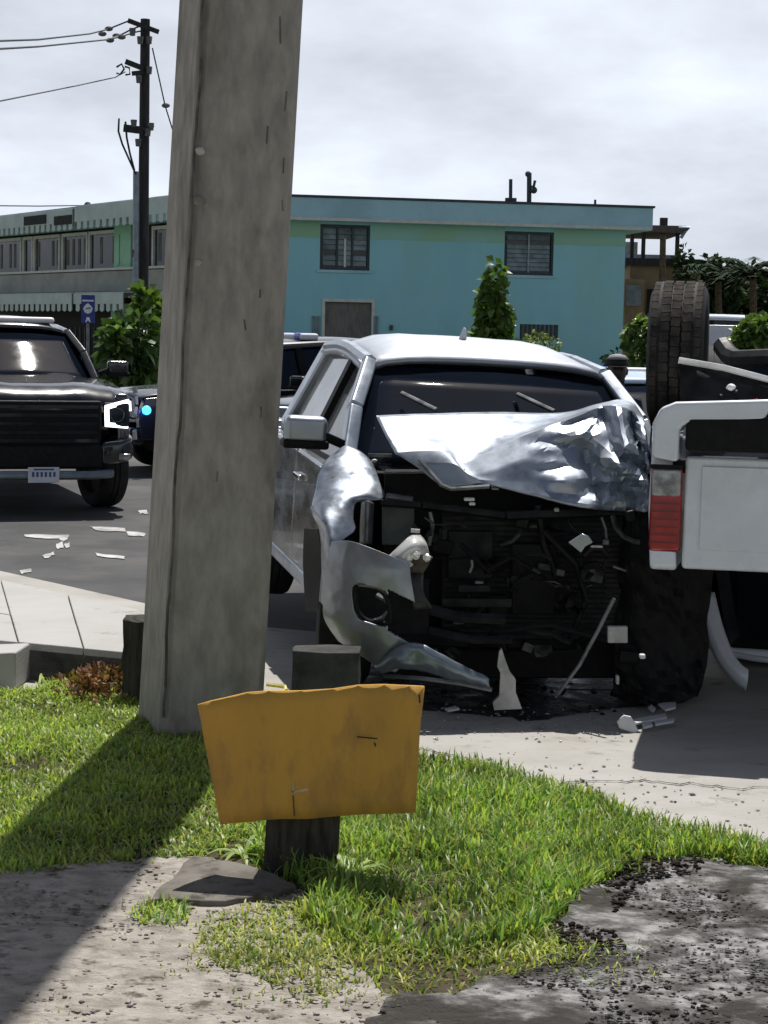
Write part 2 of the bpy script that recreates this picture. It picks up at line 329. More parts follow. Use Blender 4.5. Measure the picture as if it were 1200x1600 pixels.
LAWN = gp((-160, 1092), (60, 1085), (110, 1052), (190, 1035), (230, 1072), (430, 1092), (560, 1140), (660, 1192), (760, 1212), (900, 1254), (1000, 1290), (1100, 1312), (1200, 1342), (1300, 1368),
          (1300, 1400), (1200, 1366), (1100, 1350), (1000, 1362), (930, 1395), (880, 1440), (872, 1475), (960, 1486), (870, 1515), (780, 1540), (680, 1580), (560, 1566), (430, 1545), (335, 1520), (308, 1480), (340, 1442),
          (450, 1425), (470, 1402), (390, 1366), (300, 1346), (200, 1352), (100, 1362), (-160, 1392))
sheet('lawn_soil', wob([tuple(np.array(p) * .985 + np.array([-.002, .105])) for p in LAWN], .03, 5, 3), .006, M['soil'], .12, .012)
DIRT = gp((-160, 1385), (100, 1356), (220, 1350), (300, 1344), (400, 1368), (480, 1400), (450, 1428), (600, 1560), (740, 1600), (760, 1680), (300, 1800), (-160, 1800))
sheet('dirt_path', wob(DIRT, .03, 5, 4), .016, M['dirt'], .06, .012)
ASH = gp((600, 1575), (700, 1570), (800, 1530), (880, 1490), (880, 1440), (935, 1392), (1000, 1360), (1100, 1350), (1200, 1366), (1330, 1400), (1400, 1640), (1000, 1780), (640, 1760), (560, 1640))
sheet('ash_patch', wob(ASH, .04, 5, 5), .024, M['ash'], .05, .016)

# raised pavement at the left, in slabs
pav = empty('sidewalk', G(100, 990, .2)); pav['kind'] = 'structure'
def zs(*pp): return [G(px, py, .2) for px, py in pp]
A0, A1, B0, B1 = G(-260, 848, .2), G(222, 952, .2), G(-260, 975, .2), G(236, 1022, .2)
for i in range(5):
    for j in range(2):
        t0, t1 = i / 5 + .0015, (i + 1) / 5 - .0015; s0, s1 = (0.0, .62) if j == 0 else (.626, 1.0)
        q = [A0.lerp(A1, a).lerp(B0.lerp(B1, a), b) for a, b in ((t0, s0), (t1, s0), (t1, s1), (t0, s1))]
        mb = MB(); dz = random.uniform(-.006, .004); mb.prism([p + Vector((0, 0, -.17)) for p in q], (0, 0, .17 + dz))
        mb.out('slab', M['sidewalk'], pav, bevel=.008, world=True)
mb = MB(); q = [p.copy() for p in (A0, A1, B1, B0)]; mb.prism([p + Vector((0, 0, -.24)) for p in q], (0, 0, .2)); mb.out('slab_bed', M['stub_concrete'], pav, world=True)
# crack lines in the concrete apron (grooves with their own depth are too fine: dark sand seams)
def seam(pts, w, z=.0035):
    V = []; F = []
    for i, p in enumerate(pts):
        p = Vector(p); d = (Vector(pts[min(i + 1, len(pts) - 1)]) - Vector(pts[max(i - 1, 0)])).normalized(); a = Vector((-d.y, d.x)) * w * random.uniform(.4, 1.2)
        V += [(p.x + a.x, p.y + a.y, z), (p.x - a.x, p.y - a.y, z)]
        if i: F.append((2 * i - 2, 2 * i - 1, 2 * i + 1, 2 * i))
    return V, F
mb = MB()
rk = random.Random(4)
for (a, b_) in (((655, 1168), (770, 1199)), ((760, 1226), (1010, 1219)), ((1010, 1219), (1260, 1238)), ((905, 1218), (960, 1262))):
    p, q = G(*a), G(*b_); pts = []; o1 = 0
    for i in range(26):
        t = i / 25; o1 = o1 * .75 + rk.uniform(-.025, .025); pts.append((p.x + (q.x - p.x) * t + rk.uniform(-.008, .008), p.y + (q.y - p.y) * t + o1))
    mb.add(*seam(pts, .006, .0045))
o = mb.out('driveway_cracks', M['mulch']); o['kind'] = 'structure'

# ------------------------------------------------------------------ vegetation builders
def in_poly(x, y, poly):
    c = np.zeros(len(x), bool); n = len(poly); j = n - 1
    for i in range(n):
        xi, yi = poly[i]; xj, yj = poly[j]
        c ^= ((yi > y) != (yj > y)) & (x < (xj - xi) * (y - yi) / ((yj - yi) or 1e-9) + xi); j = i
    return c
def blades(name, poly, dens, hgt, wid, cols, lean=.35, bare=None, z=.0, label=None, hfun=None, keep=None):
    a = np.array(poly); x0, y0 = a.min(0); x1, y1 = a.max(0); n = int((x1 - x0) * (y1 - y0) * dens)
    x = rng.uniform(x0, x1, n); y = rng.uniform(y0, y1, n); k = in_poly(x, y, poly)
    # clumps: low-frequency density field
    fld = np.zeros(n)
    for q in range(7):
        th = rng.uniform(0, 6.28); fr = rng.uniform(2.5, 11); fld += np.sin((x * math.cos(th) + y * math.sin(th)) * fr + rng.uniform(0, 6.28))
    k &= rng.uniform(0, 1, n) < np.clip(.75 + .16 * fld, .12, 1)
    if keep is not None: k &= keep(x, y)
    x, y, fld = x[k], y[k], fld[k]; n = len(x)
    h = hgt * rng.uniform(.5, 1.25, n) * (1 + .07 * fld)
    if hfun is not None: h *= hfun(x, y)
    th = rng.uniform(0, 2 * math.pi, n); ln = np.abs(rng.normal(0, lean, n)) + .12
    dx, dy = np.cos(th), np.sin(th); px_, py_ = -dy, dx; w = wid * rng.uniform(.6, 1.3, n)
    V = np.zeros((n, 7, 3))
    for i, (t, ww) in enumerate(((0, .8), (.4, 1.0), (.75, .7))):
        off = ln * h * t ** 1.8; zz = z + h * t * (1 - .25 * ln * t)
        for s_, jj in ((-1, 2 * i), (1, 2 * i + 1)):
            V[:, jj, 0] = x + dx * off + s_ * px_ * w * ww * .5; V[:, jj, 1] = y + dy * off + s_ * py_ * w * ww * .5; V[:, jj, 2] = zz
    V[:, 6, 0] = x + dx * ln * h * 1.15; V[:, 6, 1] = y + dy * ln * h * 1.15; V[:, 6, 2] = z + h * (1 - .3 * ln)
    base = np.array([[0, 1, 3], [0, 3, 2], [2, 3, 5], [2, 5, 4], [4, 5, 6]])
    F = (base[None] + 7 * np.arange(n)[:, None, None]).reshape(-1, 3)
    cols = np.array(cols); ci = rng.integers(0, len(cols), n); c = cols[ci] * rng.uniform(.75, 1.25, (n, 1)) * (1 + .05 * fld[:, None])
    return numpy_mesh(name, V.reshape(-1, 3), F, np.repeat(c, 7, 0), M['grass'])
def numpy_mesh(name, V, F, C, m, parent=None):
    me = bpy.data.meshes.new(name); nv, nf, k = len(V), len(F), F.shape[1]
    me.vertices.add(nv); me.vertices.foreach_set('co', V.astype(np.float32).ravel())
    me.loops.add(nf * k); me.loops.foreach_set('vertex_index', F.astype(np.int32).ravel())
    me.polygons.add(nf); me.polygons.foreach_set('loop_start', np.arange(0, nf * k, k, dtype=np.int32)); me.polygons.foreach_set('loop_total', np.full(nf, k, np.int32))
    me.update(); at = me.color_attributes.new('tint', 'FLOAT_COLOR', 'POINT')
    at.data.foreach_set('color', np.concatenate([C, np.ones((nv, 1))], 1).astype(np.float32).ravel())
    me.materials.append(m); me.validate()
    o = bpy.data.objects.new(name, me); COL.objects.link(o)
    if parent: o.parent = parent
    return o
def leaves(name, pts, nrm, size, cols, m, parent=None, aspect=.5, droop=.5):
    """leaf faces: folded diamonds of 4 triangles at pts, pointing roughly along nrm"""
    n = len(pts); d = nrm + rng.normal(0, droop, (n, 3)); d /= np.linalg.norm(d, axis=1)[:, None] + 1e-9
    s = np.cross(d, rng.normal(0, 1, (n, 3))); s /= np.linalg.norm(s, axis=1)[:, None] + 1e-9; u = np.cross(s, d)
    L = (size * rng.uniform(.55, 1.3, n))[:, None]; w = L * aspect * .5
    V = np.stack([pts, pts + d * L * .5 + s * w + u * w * .35, pts + d * L, pts + d * L * .5 - s * w + u * w * .35, pts + d * L * .5], 1)
    V[:, 2, 2] -= L[:, 0] * .18
    F = (np.array([[0, 1, 4], [1, 2, 4], [0, 4, 3], [4, 2, 3]])[None] + 5 * np.arange(n)[:, None, None]).reshape(-1, 3)
    cols = np.array(cols); c = cols[rng.integers(0, len(cols), n)] * rng.uniform(.7, 1.3, (n, 1))
    return numpy_mesh(name, V.reshape(-1, 3), F, np.repeat(c, 5, 0), m, parent)
DARKG = [(.6, .75, .7), (.8, .9, .8), (.45, .55, .5), (1.1, 1.15, .9)]
GREENS = [(1, 1, 1), (.7, .85, .8), (1.25, 1.2, .9), (.55, .7, .6), (1.0, 1.15, .7)]

# lawn
bright = [(1, 1, 1), (.85, 1.0, .8), (1.25, 1.15, .9), (.7, .9, .7), (1.5, 1.25, .95), (1.35, 1.3, 1.3), (1.5, 1.1, 1.0), (.5, .7, .5)]
pale = [(1.2, 1.1, 1.0), (1.5, 1.25, 1.1), (1.0, 1.0, .9), (1.9, 1.5, 1.3), (.9, 1.0, .9)]
dry = [(1.3, 1.05, .9), (1.0, .95, .8), (1.9, 1.35, 1.3), (.75, .8, .7), (2.1, 1.5, 1.7)]
tx = G(600, 1330)[0]
LEFT = gp((-160, 1092), (60, 1085), (110, 1052), (190, 1035), (235, 1072), (420, 1092), (415, 1300), (300, 1346), (200, 1352), (100, 1362), (-160, 1392))
RIGHT = gp((420, 1100), (560, 1150), (660, 1190), (760, 1208), (900, 1250), (1000, 1286), (1100, 1308), (1200, 1338), (1310, 1368), (1310, 1394), (1200, 1360), (1100, 1346), (1000, 1358), (925, 1395), (870, 1440),
           (840, 1470), (700, 1500), (560, 1480), (470, 1440), (520, 1400), (470, 1385), (400, 1352))
FRONT = gp((340, 1440), (470, 1420), (560, 1470), (700, 1490), (850, 1462), (875, 1475), (960, 1486), (870, 1515), (780, 1540), (680, 1580), (560, 1566), (430, 1545), (335, 1520), (308, 1480))
tag(blades('grass', RIGHT, 9500, .085, .0095, bright, lean=.4), kind='stuff')
tag(blades('grass', LEFT, 7500, .05, .011, pale, lean=.55), kind='stuff')
tag(blades('grass', FRONT, 7000, .042, .0075, dry, lean=.6), kind='stuff')
for k, (pp, dn, hh) in enumerate((
        (((200, 1428), (232, 1416), (285, 1424), (300, 1440), (280, 1455), (215, 1452)), 7000, .05),
        (((230, 1520), (300, 1512), (315, 1535), (250, 1542)), 3500, .03), (((300, 1575), (380, 1568), (400, 1590), (310, 1600)), 2500, .03),
        (((-20, 1590), (60, 1582), (120, 1600), (90, 1620), (-20, 1620)), 3000, .03), (((950, 1395), (1080, 1365), (1150, 1390), (1010, 1415)), 900, .03),
        (((880, 1480), (980, 1500), (1080, 1540), (960, 1560), (860, 1520)), 900, .03), (((500, 1385), (560, 1390), (640, 1400), (560, 1420)), 5000, .1))):
    tag(blades('grass', gp(*pp), dn, hh, .007, dry if k in (1, 2, 3, 4, 5) else bright, lean=.6), kind='stuff')
def grow(poly, k):
    a = np.array(poly); out = []
    n = len(a); area = sum(a[i][0] * a[(i + 1) % n][1] - a[(i + 1) % n][0] * a[i][1] for i in range(n)); sg = 1 if area > 0 else -1
    for i in range(n):
        e = a[(i + 1) % n] - a[i - 1]; e = e / (np.linalg.norm(e) + 1e-9); out.append(tuple(a[i] + np.array([e[1], -e[0]]) * k * sg))
    return out
for pp, dn, hh, cc in ((RIGHT, 1500, .05, bright), (LEFT, 1500, .04, pale), (FRONT, 1900, .035, dry), (FRONT, 900, .035, dry)):
    tag(blades('grass', grow(pp, .06 if dn != 900 else .14), dn, hh, .007, cc, lean=.75), kind='stuff')
# sparse blades and clover on the dirt, dark bits and grit on the bare patches
tag(blades('grass', DIRT, 130, .028, .006, dry, lean=.8), kind='stuff')
def litter(name, poly, dens, size, m, zmin=.0, flat=.4):
    a = np.array(poly); (x0, y0), (x1, y1) = a.min(0), a.max(0); n = int((x1 - x0) * (y1 - y0) * dens)
    x = rng.uniform(x0, x1, n); y = rng.uniform(y0, y1, n); k = in_poly(x, y, poly); x, y = x[k], y[k]; n = len(x)
    s = size * rng.uniform(.35, 1.6, n) ** 1.5
    b = np.array([[1, 0, 0], [-1, 0, 0], [0, 1, 0], [0, -1, 0], [0, 0, 1], [0, 0, -.6]]) * np.array([1, 1, flat])
    f = np.array([[0, 2, 4], [2, 1, 4], [1, 3, 4], [3, 0, 4], [2, 0, 5], [1, 2, 5], [3, 1, 5], [0, 3, 5]])
    th = rng.uniform(0, 6.28, n); V = b[None] * rng.uniform(.5, 1.4, (n, 6, 3)) * s[:, None, None]
    cx, sx = np.cos(th)[:, None], np.sin(th)[:, None]; X = V[:, :, 0] * cx - V[:, :, 1] * sx; Y = V[:, :, 0] * sx + V[:, :, 1] * cx
    V = np.stack([X + x[:, None], Y + y[:, None], V[:, :, 2] + zmin + s[:, None] * .2], 2)
    F = (f[None] + 6 * np.arange(n)[:, None, None]).reshape(-1, 3)
    return tag(numpy_mesh(name, V.reshape(-1, 3), F, np.ones((len(V) * 6, 3)), m), kind='stuff')
litter('gravel', ASH, 2200, .0055, M['ash'], .022); litter('mulch_bits', ASH, 120, .006, M['mulch'], .022, .35)
litter('mulch_bits', gp((925, 1385), (1000, 1352), (1110, 1345), (1090, 1375), (1000, 1392), (960, 1440)), 4200, .008, M['mulch'], .028, .5)
litter('mulch_bits', gp((640, 1580), (800, 1540), (1250, 1545), (1300, 1700), (640, 1700)), 700, .007, M['mulch'], .022, .4)
litter('mulch_bits', gp((860, 1450), (960, 1470), (980, 1495), (880, 1490)), 5000, .007, M['mulch'], .028, .5)
litter('gravel', DIRT, 900, .006, M['dirt'], .016); litter('mulch_bits', DIRT, 120, .004, M['mulch'], .016, .3)
litter('gravel', gp((640, 1150), (1000, 1190), (1300, 1260), (1300, 1350), (1000, 1280), (760, 1212)), 90, .007, M['stone'], .0)
litter('mulch_bits', gp((640, 1165), (1000, 1215), (1300, 1280), (1300, 1350), (1000, 1285), (760, 1212)), 120, .005, M['mulch'], .0, .3)

# ------------------------------------------------------------------ pole, posts, board
pw = empty('concrete_pole', P(318, 1128, 8.95) * 1.0, 'tall leaning weathered square concrete pole in front of the wrecked silver pickup', 'utility pole')
base = G(311, 1133); ax = Vector((math.tan(R(2.62)), -.01, 1))
yaw = R(20); rows = []; hs = [0, .6, 1.2, 2, 3, 4.5, 12]
for h in hs:
    c = base + ax * h; wd = .5 * (1 - .012 * h) * 1.0; ring = []
    ch = .035
    for (a, b_) in ((-1, -1), (1, -1), (1, 1), (-1, 1)):
        cx, cy = a * wd / 2, b_ * wd / 2
        pts = [(cx, cy - b_ * ch), (cx - a * ch, cy)] if a * b_ < 0 else [(cx - a * ch, cy), (cx, cy - b_ * ch)]
        if (a, b_) in ((-1, -1), (1, 1)): pts = [(cx, cy - b_ * ch), (cx - a * ch, cy)]
        else: pts = [(cx - a * ch, cy), (cx, cy - b_ * ch)]
        for (x, y) in pts: ring.append(c + Vector((x * math.cos(yaw) - y * math.sin(yaw), x * math.sin(yaw) + y * math.cos(yaw), 0)))
    rows.append(ring + [ring[0]])
pw.matrix_world = Matrix.Translation(base); bpy.context.view_layer.update()
mb = MB(); mb.grid(rows); mb.add(rows[-1][:-1], [tuple(range(8))]); mb.out('shaft', M['pole_concrete'], pw, world=True)
# casting seam running up the corner of the shaft, and chips
mb = MB()
def pole_pt(u, v, h, out=.0):
    """point on the pole's faces: u across the face -.5...5, face v = 0 front, 1 left"""
    c = base + ax * h; wd = .5 * (1 - .012 * h)
    x, y = (u * wd, -wd / 2 - out) if v == 0 else (-wd / 2 - out, -u * wd)
    return c + Vector((x * math.cos(yaw) - y * math.sin(yaw), x * math.sin(yaw) + y * math.cos(yaw), 0))
path = [pole_pt(-.485 + .008 * math.sin(h * 9) + random.uniform(-.006, .006), 0, h, -.004) for h in np.linspace(.1, 3.9, 60)]
mb.tube(path, .007, 5); mb.out('casting_seam', M['stub_concrete'], pw, world=True)
for (u, h, s_) in ((-.42, 2.48, .03), (-.44, 2.7, .025), (-.40, 2.2, .02)):
    mb = MB(); mb.blob(pole_pt(u, 0, h, 0), (s_, .012, s_ * .8), 8, 5, .3); mb.out('mortar_lump', M['stone'], pw, world=True, smooth=True)
for (u, h, l_) in ((.36, 2.9, .09), (.28, 3.2, .12), (.2, 2.75, .08), (.38, 2.62, .07), (.1, 1.9, .05), (.3, 1.5, .05), (-.1, 1.2, .05), (.22, 2.05, .04), (.4, 2.45, .05)):
    mb = MB(); mb.bar(pole_pt(u, 0, h, .0005), pole_pt(u + random.uniform(-.02, .02), 0, h + l_, .0005), .007, .004, (0, -1, 0)); mb.out('dark_streak', M['streak'], pw, world=True)

def post(name, pxl, pxr, ytop, ybot, dep, m, label, cat, thick=None, jag=.02):
    a, b_ = G((pxl + pxr) / 2, ybot), None
    d = a.y; top = P((pxl + pxr) / 2, ytop, d).z; w = (pxr - pxl) / FPX * d; t = thick or w
    r_ = [[], [], [], []]; mb = MB(); rows = []
    for i in range(7):
        z = (top) * i / 6; k = 1 - .05 * i / 6; ring = []
        for (sx, sy) in ((-1, -1), (0, -1.02), (1, -1), (1.02, 0), (1, 1), (0, 1.02), (-1, 1), (-1.02, 0)):
            ring.append((sx * w / 2 * k + random.uniform(-.006, .006), sy * t / 2 * k + random.uniform(-.006, .006), z + (random.uniform(-jag, jag * .3) if i == 6 else 0)))
        rows.append(ring + [ring[0]])
    mb.grid(rows); mb.add(rows[-1][:-1], [tuple(range(8))])
    o = mb.out(name, m, None, bevel=.006, weld=True); o.location = (a.x, a.y + t / 2, 0)
    return tag(o, label, cat)
post('concrete_post', 189, 240, 966, 1100, 9.4, M['wood_post'], 'short dark weathered post half hidden behind the tall pole', 'post')
o = post('concrete_block', 452, 562, 1014, 1150, 8.8, M['block'], 'low grey concrete block between the tall pole and the hanging bumper', 'block', .2)
mb = MB(); mb.prism([G(-60, 1082), G(24, 1078), G(24, 1078) + Vector((.02, .3, 0)), G(-60, 1082) + Vector((0, .3, 0))], (0, 0, .2))
tag(mb.out('kerb_stone', M['sidewalk'], None, bevel=.012), 'pale cut concrete block in the grass against the raised pavement', 'block')

# the board on its stump
sb = G(472, 1372); sgn = empty('board_sign', sb, 'mustard yellow board with ragged edges fixed to a short wooden stump', 'sign'); bpy.context.view_layer.update()
d0 = sb.y; mb = MB(); rows = []
for i, y in enumerate((1378, 1330, 1280, 1200, 1110)):
    l_, r_ = P(410 + (1378 - y) * .06, y, d0), P(526 + (1378 - y) * .05, y, d0); dp = Vector((0, .13, 0))
    l_.z = max(l_.z, -.02) if i else -.05; r_.z = l_.z
    ring = [l_, l_.lerp(r_, .5) + Vector((0, -.008, 0)), r_, r_ + dp, l_.lerp(r_, .5) + dp * 1.05, l_ + dp]; rows.append(ring + [ring[0]])
mb.grid(rows); mb.add(rows[-1][:-1], [tuple(range(6))]); mb.out('stump', M['wood_post'], sgn, world=True, bevel=.006)
top = [(308, 1101), (330, 1095), (352, 1090), (385, 1082), (420, 1079), (470, 1079), (520, 1076), (560, 1070), (600, 1069), (640, 1071), (663, 1072)]
bot = [(345, 1288), (362, 1286), (385, 1284), (410, 1281), (440, 1279), (480, 1279), (520, 1275), (560, 1272), (600, 1271), (630, 1270), (649, 1269)]
rows = []; nR = 9
for i in range(nR):
    t = i / (nR - 1); row = []
    for j, (a, b_) in enumerate(zip(top, bot)):
        u = j / 10; px = a[0] + (b_[0] - a[0]) * t + random.uniform(-1, 1) * (j in (0, 10)); py = a[1] + (b_[1] - a[1]) * t
        if j == 0: px += 6 * t * (1 - t)
        if j == 10: px += -1 - 6 * t * (1 - t) * (1 if t < .6 else .2)
        d = d0 - .02 - .035 * math.sin(u * math.pi) + .02 * (u - .5) + .012 * math.sin(t * 3 + u * 5)
        row.append(P(px, py, d))
    rows.append(row)
mb = MB(); mb.grid(rows); o = mb.out('board', [M['board']], sgn, world=True, smooth='full'); mo = o.modifiers.new('s', 'SOLIDIFY'); mo.thickness = .012; mo.offset = 0
mb = MB()
def bp(px, py): return P(px, py, d0 - .074)
mb.bar(bp(457, 1238), bp(459, 1222), .006, .004, (0, -1, 0)); mb.bar(bp(456, 1238), bp(481, 1233), .008, .004, (0, -1, 0)); mb.out('scratch', M['scratch'], sgn, world=True)
for a, b_, w in (((558, 1151), (590, 1154), .004), ((585, 1160), (587, 1166), .006), ((655, 1085), (656, 1098), .006), ((458, 1243), (460, 1275), .003)):
    mb = MB(); mb.bar(bp(*a) + Vector((0, -.002, 0)), bp(*b_) + Vector((0, -.002, 0)), w, .004, (0, -1, 0)); mb.out('score_mark', M['wood_post'], sgn, world=True)
mb = MB(); mb.tube([P(416, 1069, 7.2), P(432, 1071, 7.2), P(445, 1073, 7.18), P(447, 1078, 7.16), P(440, 1083, 7.15), P(420, 1083, 7.15)], .009, 6)
# the yellow strap end lies on a low stone behind the board
o = mb.out('strap_loop', M['plastic_yellow'], None, smooth=True); tag(o, 'pale yellow strap loop sticking up behind the mustard board', 'strap')
mb = MB(); q = wob(gp((236, 1420), (268, 1386), (302, 1350), (360, 1360), (410, 1372), (466, 1398), (430, 1412), (350, 1422)), .012, 3, 9); mb.prism([(x, y, 0) for x, y in q], (0, 0, .034))
tag(mb.out('footing_slab', M['footing'], None, bevel=.006), 'worn flat concrete footing in the ground before the yellow board', 'slab')
# long strappy weeds round the posts
def weed(base, n, L, name='weed', col=((1.2, 1.2, 1.1), (1.6, 1.5, 1.5), (.9, 1.0, .8)), label=None, w=.012):
    V = []; F = []; C = []
    for i in range(n):
        th = random.uniform(0, 6.28); l_ = L * random.uniform(.5, 1.2); up = random.uniform(.5, 1.3); c = random.choice(col); b0 = len(V)
        for k in range(6):
            t = k / 5; r_ = l_ * t * .75; z = l_ * (up * t - (up * .85 + .1) * t * t); ww = w * (1 - t * t * .95) * (.5 + t if t < .5 else 1)
            for s_ in (-1, 1): V.append((math.cos(th) * r_ - s_ * math.sin(th) * ww, math.sin(th) * r_ + s_ * math.cos(th) * ww, max(z, .004))); C.append(c)
        F += [(b0 + 2 * k, b0 + 2 * k + 1, b0 + 2 * k + 3, b0 + 2 * k + 2) for k in range(5)]
    o = numpy_mesh(name, np.array(V), np.array(F), np.array(C), M['grass']); o.location = base
    return tag(o, label, 'weed')
weed(G(205, 1090), 22, .22, label='strappy pale green weed at the foot of the dark post')
weed(G(545, 1385), 34, .24, label='strappy pale green weed right of the wooden stump')
weed(G(235, 1138), 26, .16, label='leafy weed clump at the front foot of the tall pole', w=.014)
weed(G(380, 1340), 14, .22, label='small leafy weed left of the wooden stump')
weed(G(60, 1085), 10, .28, label='dry bent grass stalks by the pale cut block', col=((2.2, 1.8, 1.9), (1.6, 1.4, 1.3)), w=.006)
weed(G(318, 1352), 16, .06, label='tiny pale weed at the edge of the concrete footing', col=((1.6, 1.5, 1.6),))
n = 900; q = np.array([G(min(196, random.gauss(148, 24)), random.gauss(1084, 9), .0) for _ in range(n)]); q[:, 2] = rng.uniform(.0, .13, n) * np.clip(1 - np.abs(q[:, 0] + 1.48) / .45, .15, 1)
tag(leaves('dry_leaf_pile', q, np.tile([0, 0, .6], (n, 1)), .05, [(1, 1, 1), (1.7, 1.9, 1.8), (1.2, 2.2, 1.2), (.7, .7, .7)], M['dry_leaf'], droop=.9), 'drift of dry reddish brown leaves on the lawn beside the dark post', 'leaf pile')

# ------------------------------------------------------------------ the teal apartment building
apt = empty('apartment_building', G(330, 560) * 1.0, 'two storey teal apartment building with flat roof and louvred windows', 'building'); apt.matrix_world = Matrix.Translation(P(330, 560, 60)); bpy.context.view_layer.update()
C0 = P(330, 450, 60); C0.z = 0
UR = Vector((math.cos(R(9)), math.sin(R(9)), 0)); UL = Vector((-math.cos(R(57)), math.sin(R(57)), 0))
NR_ = Vector((UR.y, -UR.x, 0)); NL_ = Vector((-UL.y, UL.x, 0))
if NL_.y > 0: NL_ = -NL_
class Plane:
    def __init__(s, o, u, n): s.o, s.u, s.n = o, u, n
    def uz(s, px, py, off=0.0):
        v = ray(px, py); o = s.o + s.n * off; c = Vector((0, 0, CAMH)); t = (o - c).dot(s.n) / v.dot(s.n); p = c + v * t
        return (p - s.o).dot(s.u), p.z
    def pt(s, u, z, off=0.0): q = s.o + s.u * u + s.n * off; return Vector((q.x, q.y, z))
    def rect(s, mb, u0, u1, z0, z1, off, th, m=0):
        """a slab on the wall from off-th to off"""
        q = [s.pt(u0, z0, off - th), s.pt(u1, z0, off - th), s.pt(u1, z1, off - th), s.pt(u0, z1, off - th)]
        mb.prism(q, s.n * th, m); return mb
    def pr(s, px0, px1, py0, py1, off=0.0):
        pm, ym = (px0 + px1) / 2, (py0 + py1) / 2
        return s.uz(px0, ym, off)[0], s.uz(px1, ym, off)[0], s.uz(pm, py1, off)[1], s.uz(pm, py0, off)[1]
WR, WL = Plane(C0, UR, NR_), Plane(C0, UL, NL_)
u_end = WR.uz(975, 450)[0]; z_wall = WR.uz(730, 353)[1]; z_roof = WR.uz(730, 316, .55)[1]
wins = [WR.pr(500, 578, 351, 422), WR.pr(788, 865, 362, 430), WR.pr(507, 580, 472, 575), WR.pr(812, 872, 507, 532)]
# wall with real openings: cells between the window edges
us = sorted({0, u_end, *[w[0] for w in wins], *[w[1] for w in wins]}); zz_ = sorted({0.0, z_wall, *[max(0, w[2]) for w in wins], *[w[3] for w in wins]})
mb = MB()
for a, b_ in zip(us, us[1:]):
    z0 = None; runs = []
    for c, d in zip(zz_, zz_[1:]):
        um, zm = (a + b_) / 2, (c + d) / 2; hole = any(w[0] < um < w[1] and w[2] < zm < w[3] for w in wins)
        if not hole: runs.append((c, d))
    for c, d in runs: WR.rect(mb, a, b_, c, d, 0, .25)
mb.out('wall', M['teal'], apt, world=True)
mb = MB(); q = [WR.pt(0, 0, -.25), WR.pt(u_end, 0, -.25), WR.pt(u_end, 0, -9), WL.pt(24, 0, -.26), WL.pt(0, 0, -.26)]
mb.prism([p + Vector((0, 0, .01)) for p in q], (0, 0, z_wall - .02)); mb.out('interior', M['dark_void'], apt, world=True)
# roof slab with overhang
mb = MB(); q = [WR.pt(-.6, z_wall, .55), WR.pt(u_end + .75, z_wall, .55), WR.pt(u_end + .75, z_wall, -9.3), WL.pt(25, z_wall, .1), WL.pt(.2, z_wall, .45)]
mb.prism(q, (0, 0, z_roof - z_wall)); mb.out('roof', M['teal_roof'], apt, world=True, bevel=.02)
mb = MB(); q2 = [p + Vector((0, 0, z_roof - z_wall + .003)) for p in q]; q2 = [p + (p - apt.location).normalized() * 0 for p in q2]
mb.prism([WR.pt(-.64, z_roof + .003, .6), WR.pt(u_end + .8, z_roof + .003, .6), WR.pt(u_end + .8, z_roof + .003, -9.4), WL.pt(25.2, z_roof + .003, .15), WL.pt(.2, z_roof + .003, .5)], (0, 0, .07)); mb.out('roof_edge', M['frame_dark'], apt, world=True)
mb = MB(); WR.rect(mb, -.5, u_end + .7, z_wall + .003, z_wall + .1, .575, .02); mb.out('fascia_drip', M['light_trim'], apt, world=True)
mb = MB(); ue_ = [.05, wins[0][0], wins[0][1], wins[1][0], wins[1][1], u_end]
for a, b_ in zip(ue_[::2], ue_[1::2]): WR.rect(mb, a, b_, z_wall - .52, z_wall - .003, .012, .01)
mb.out('moss_band', mat('mossy_teal_paint', (.28, .50, .36), .85, var=.1, scale=.7, col2=(.28, .55, .56), lo=.35, hi=.7), apt, world=True)
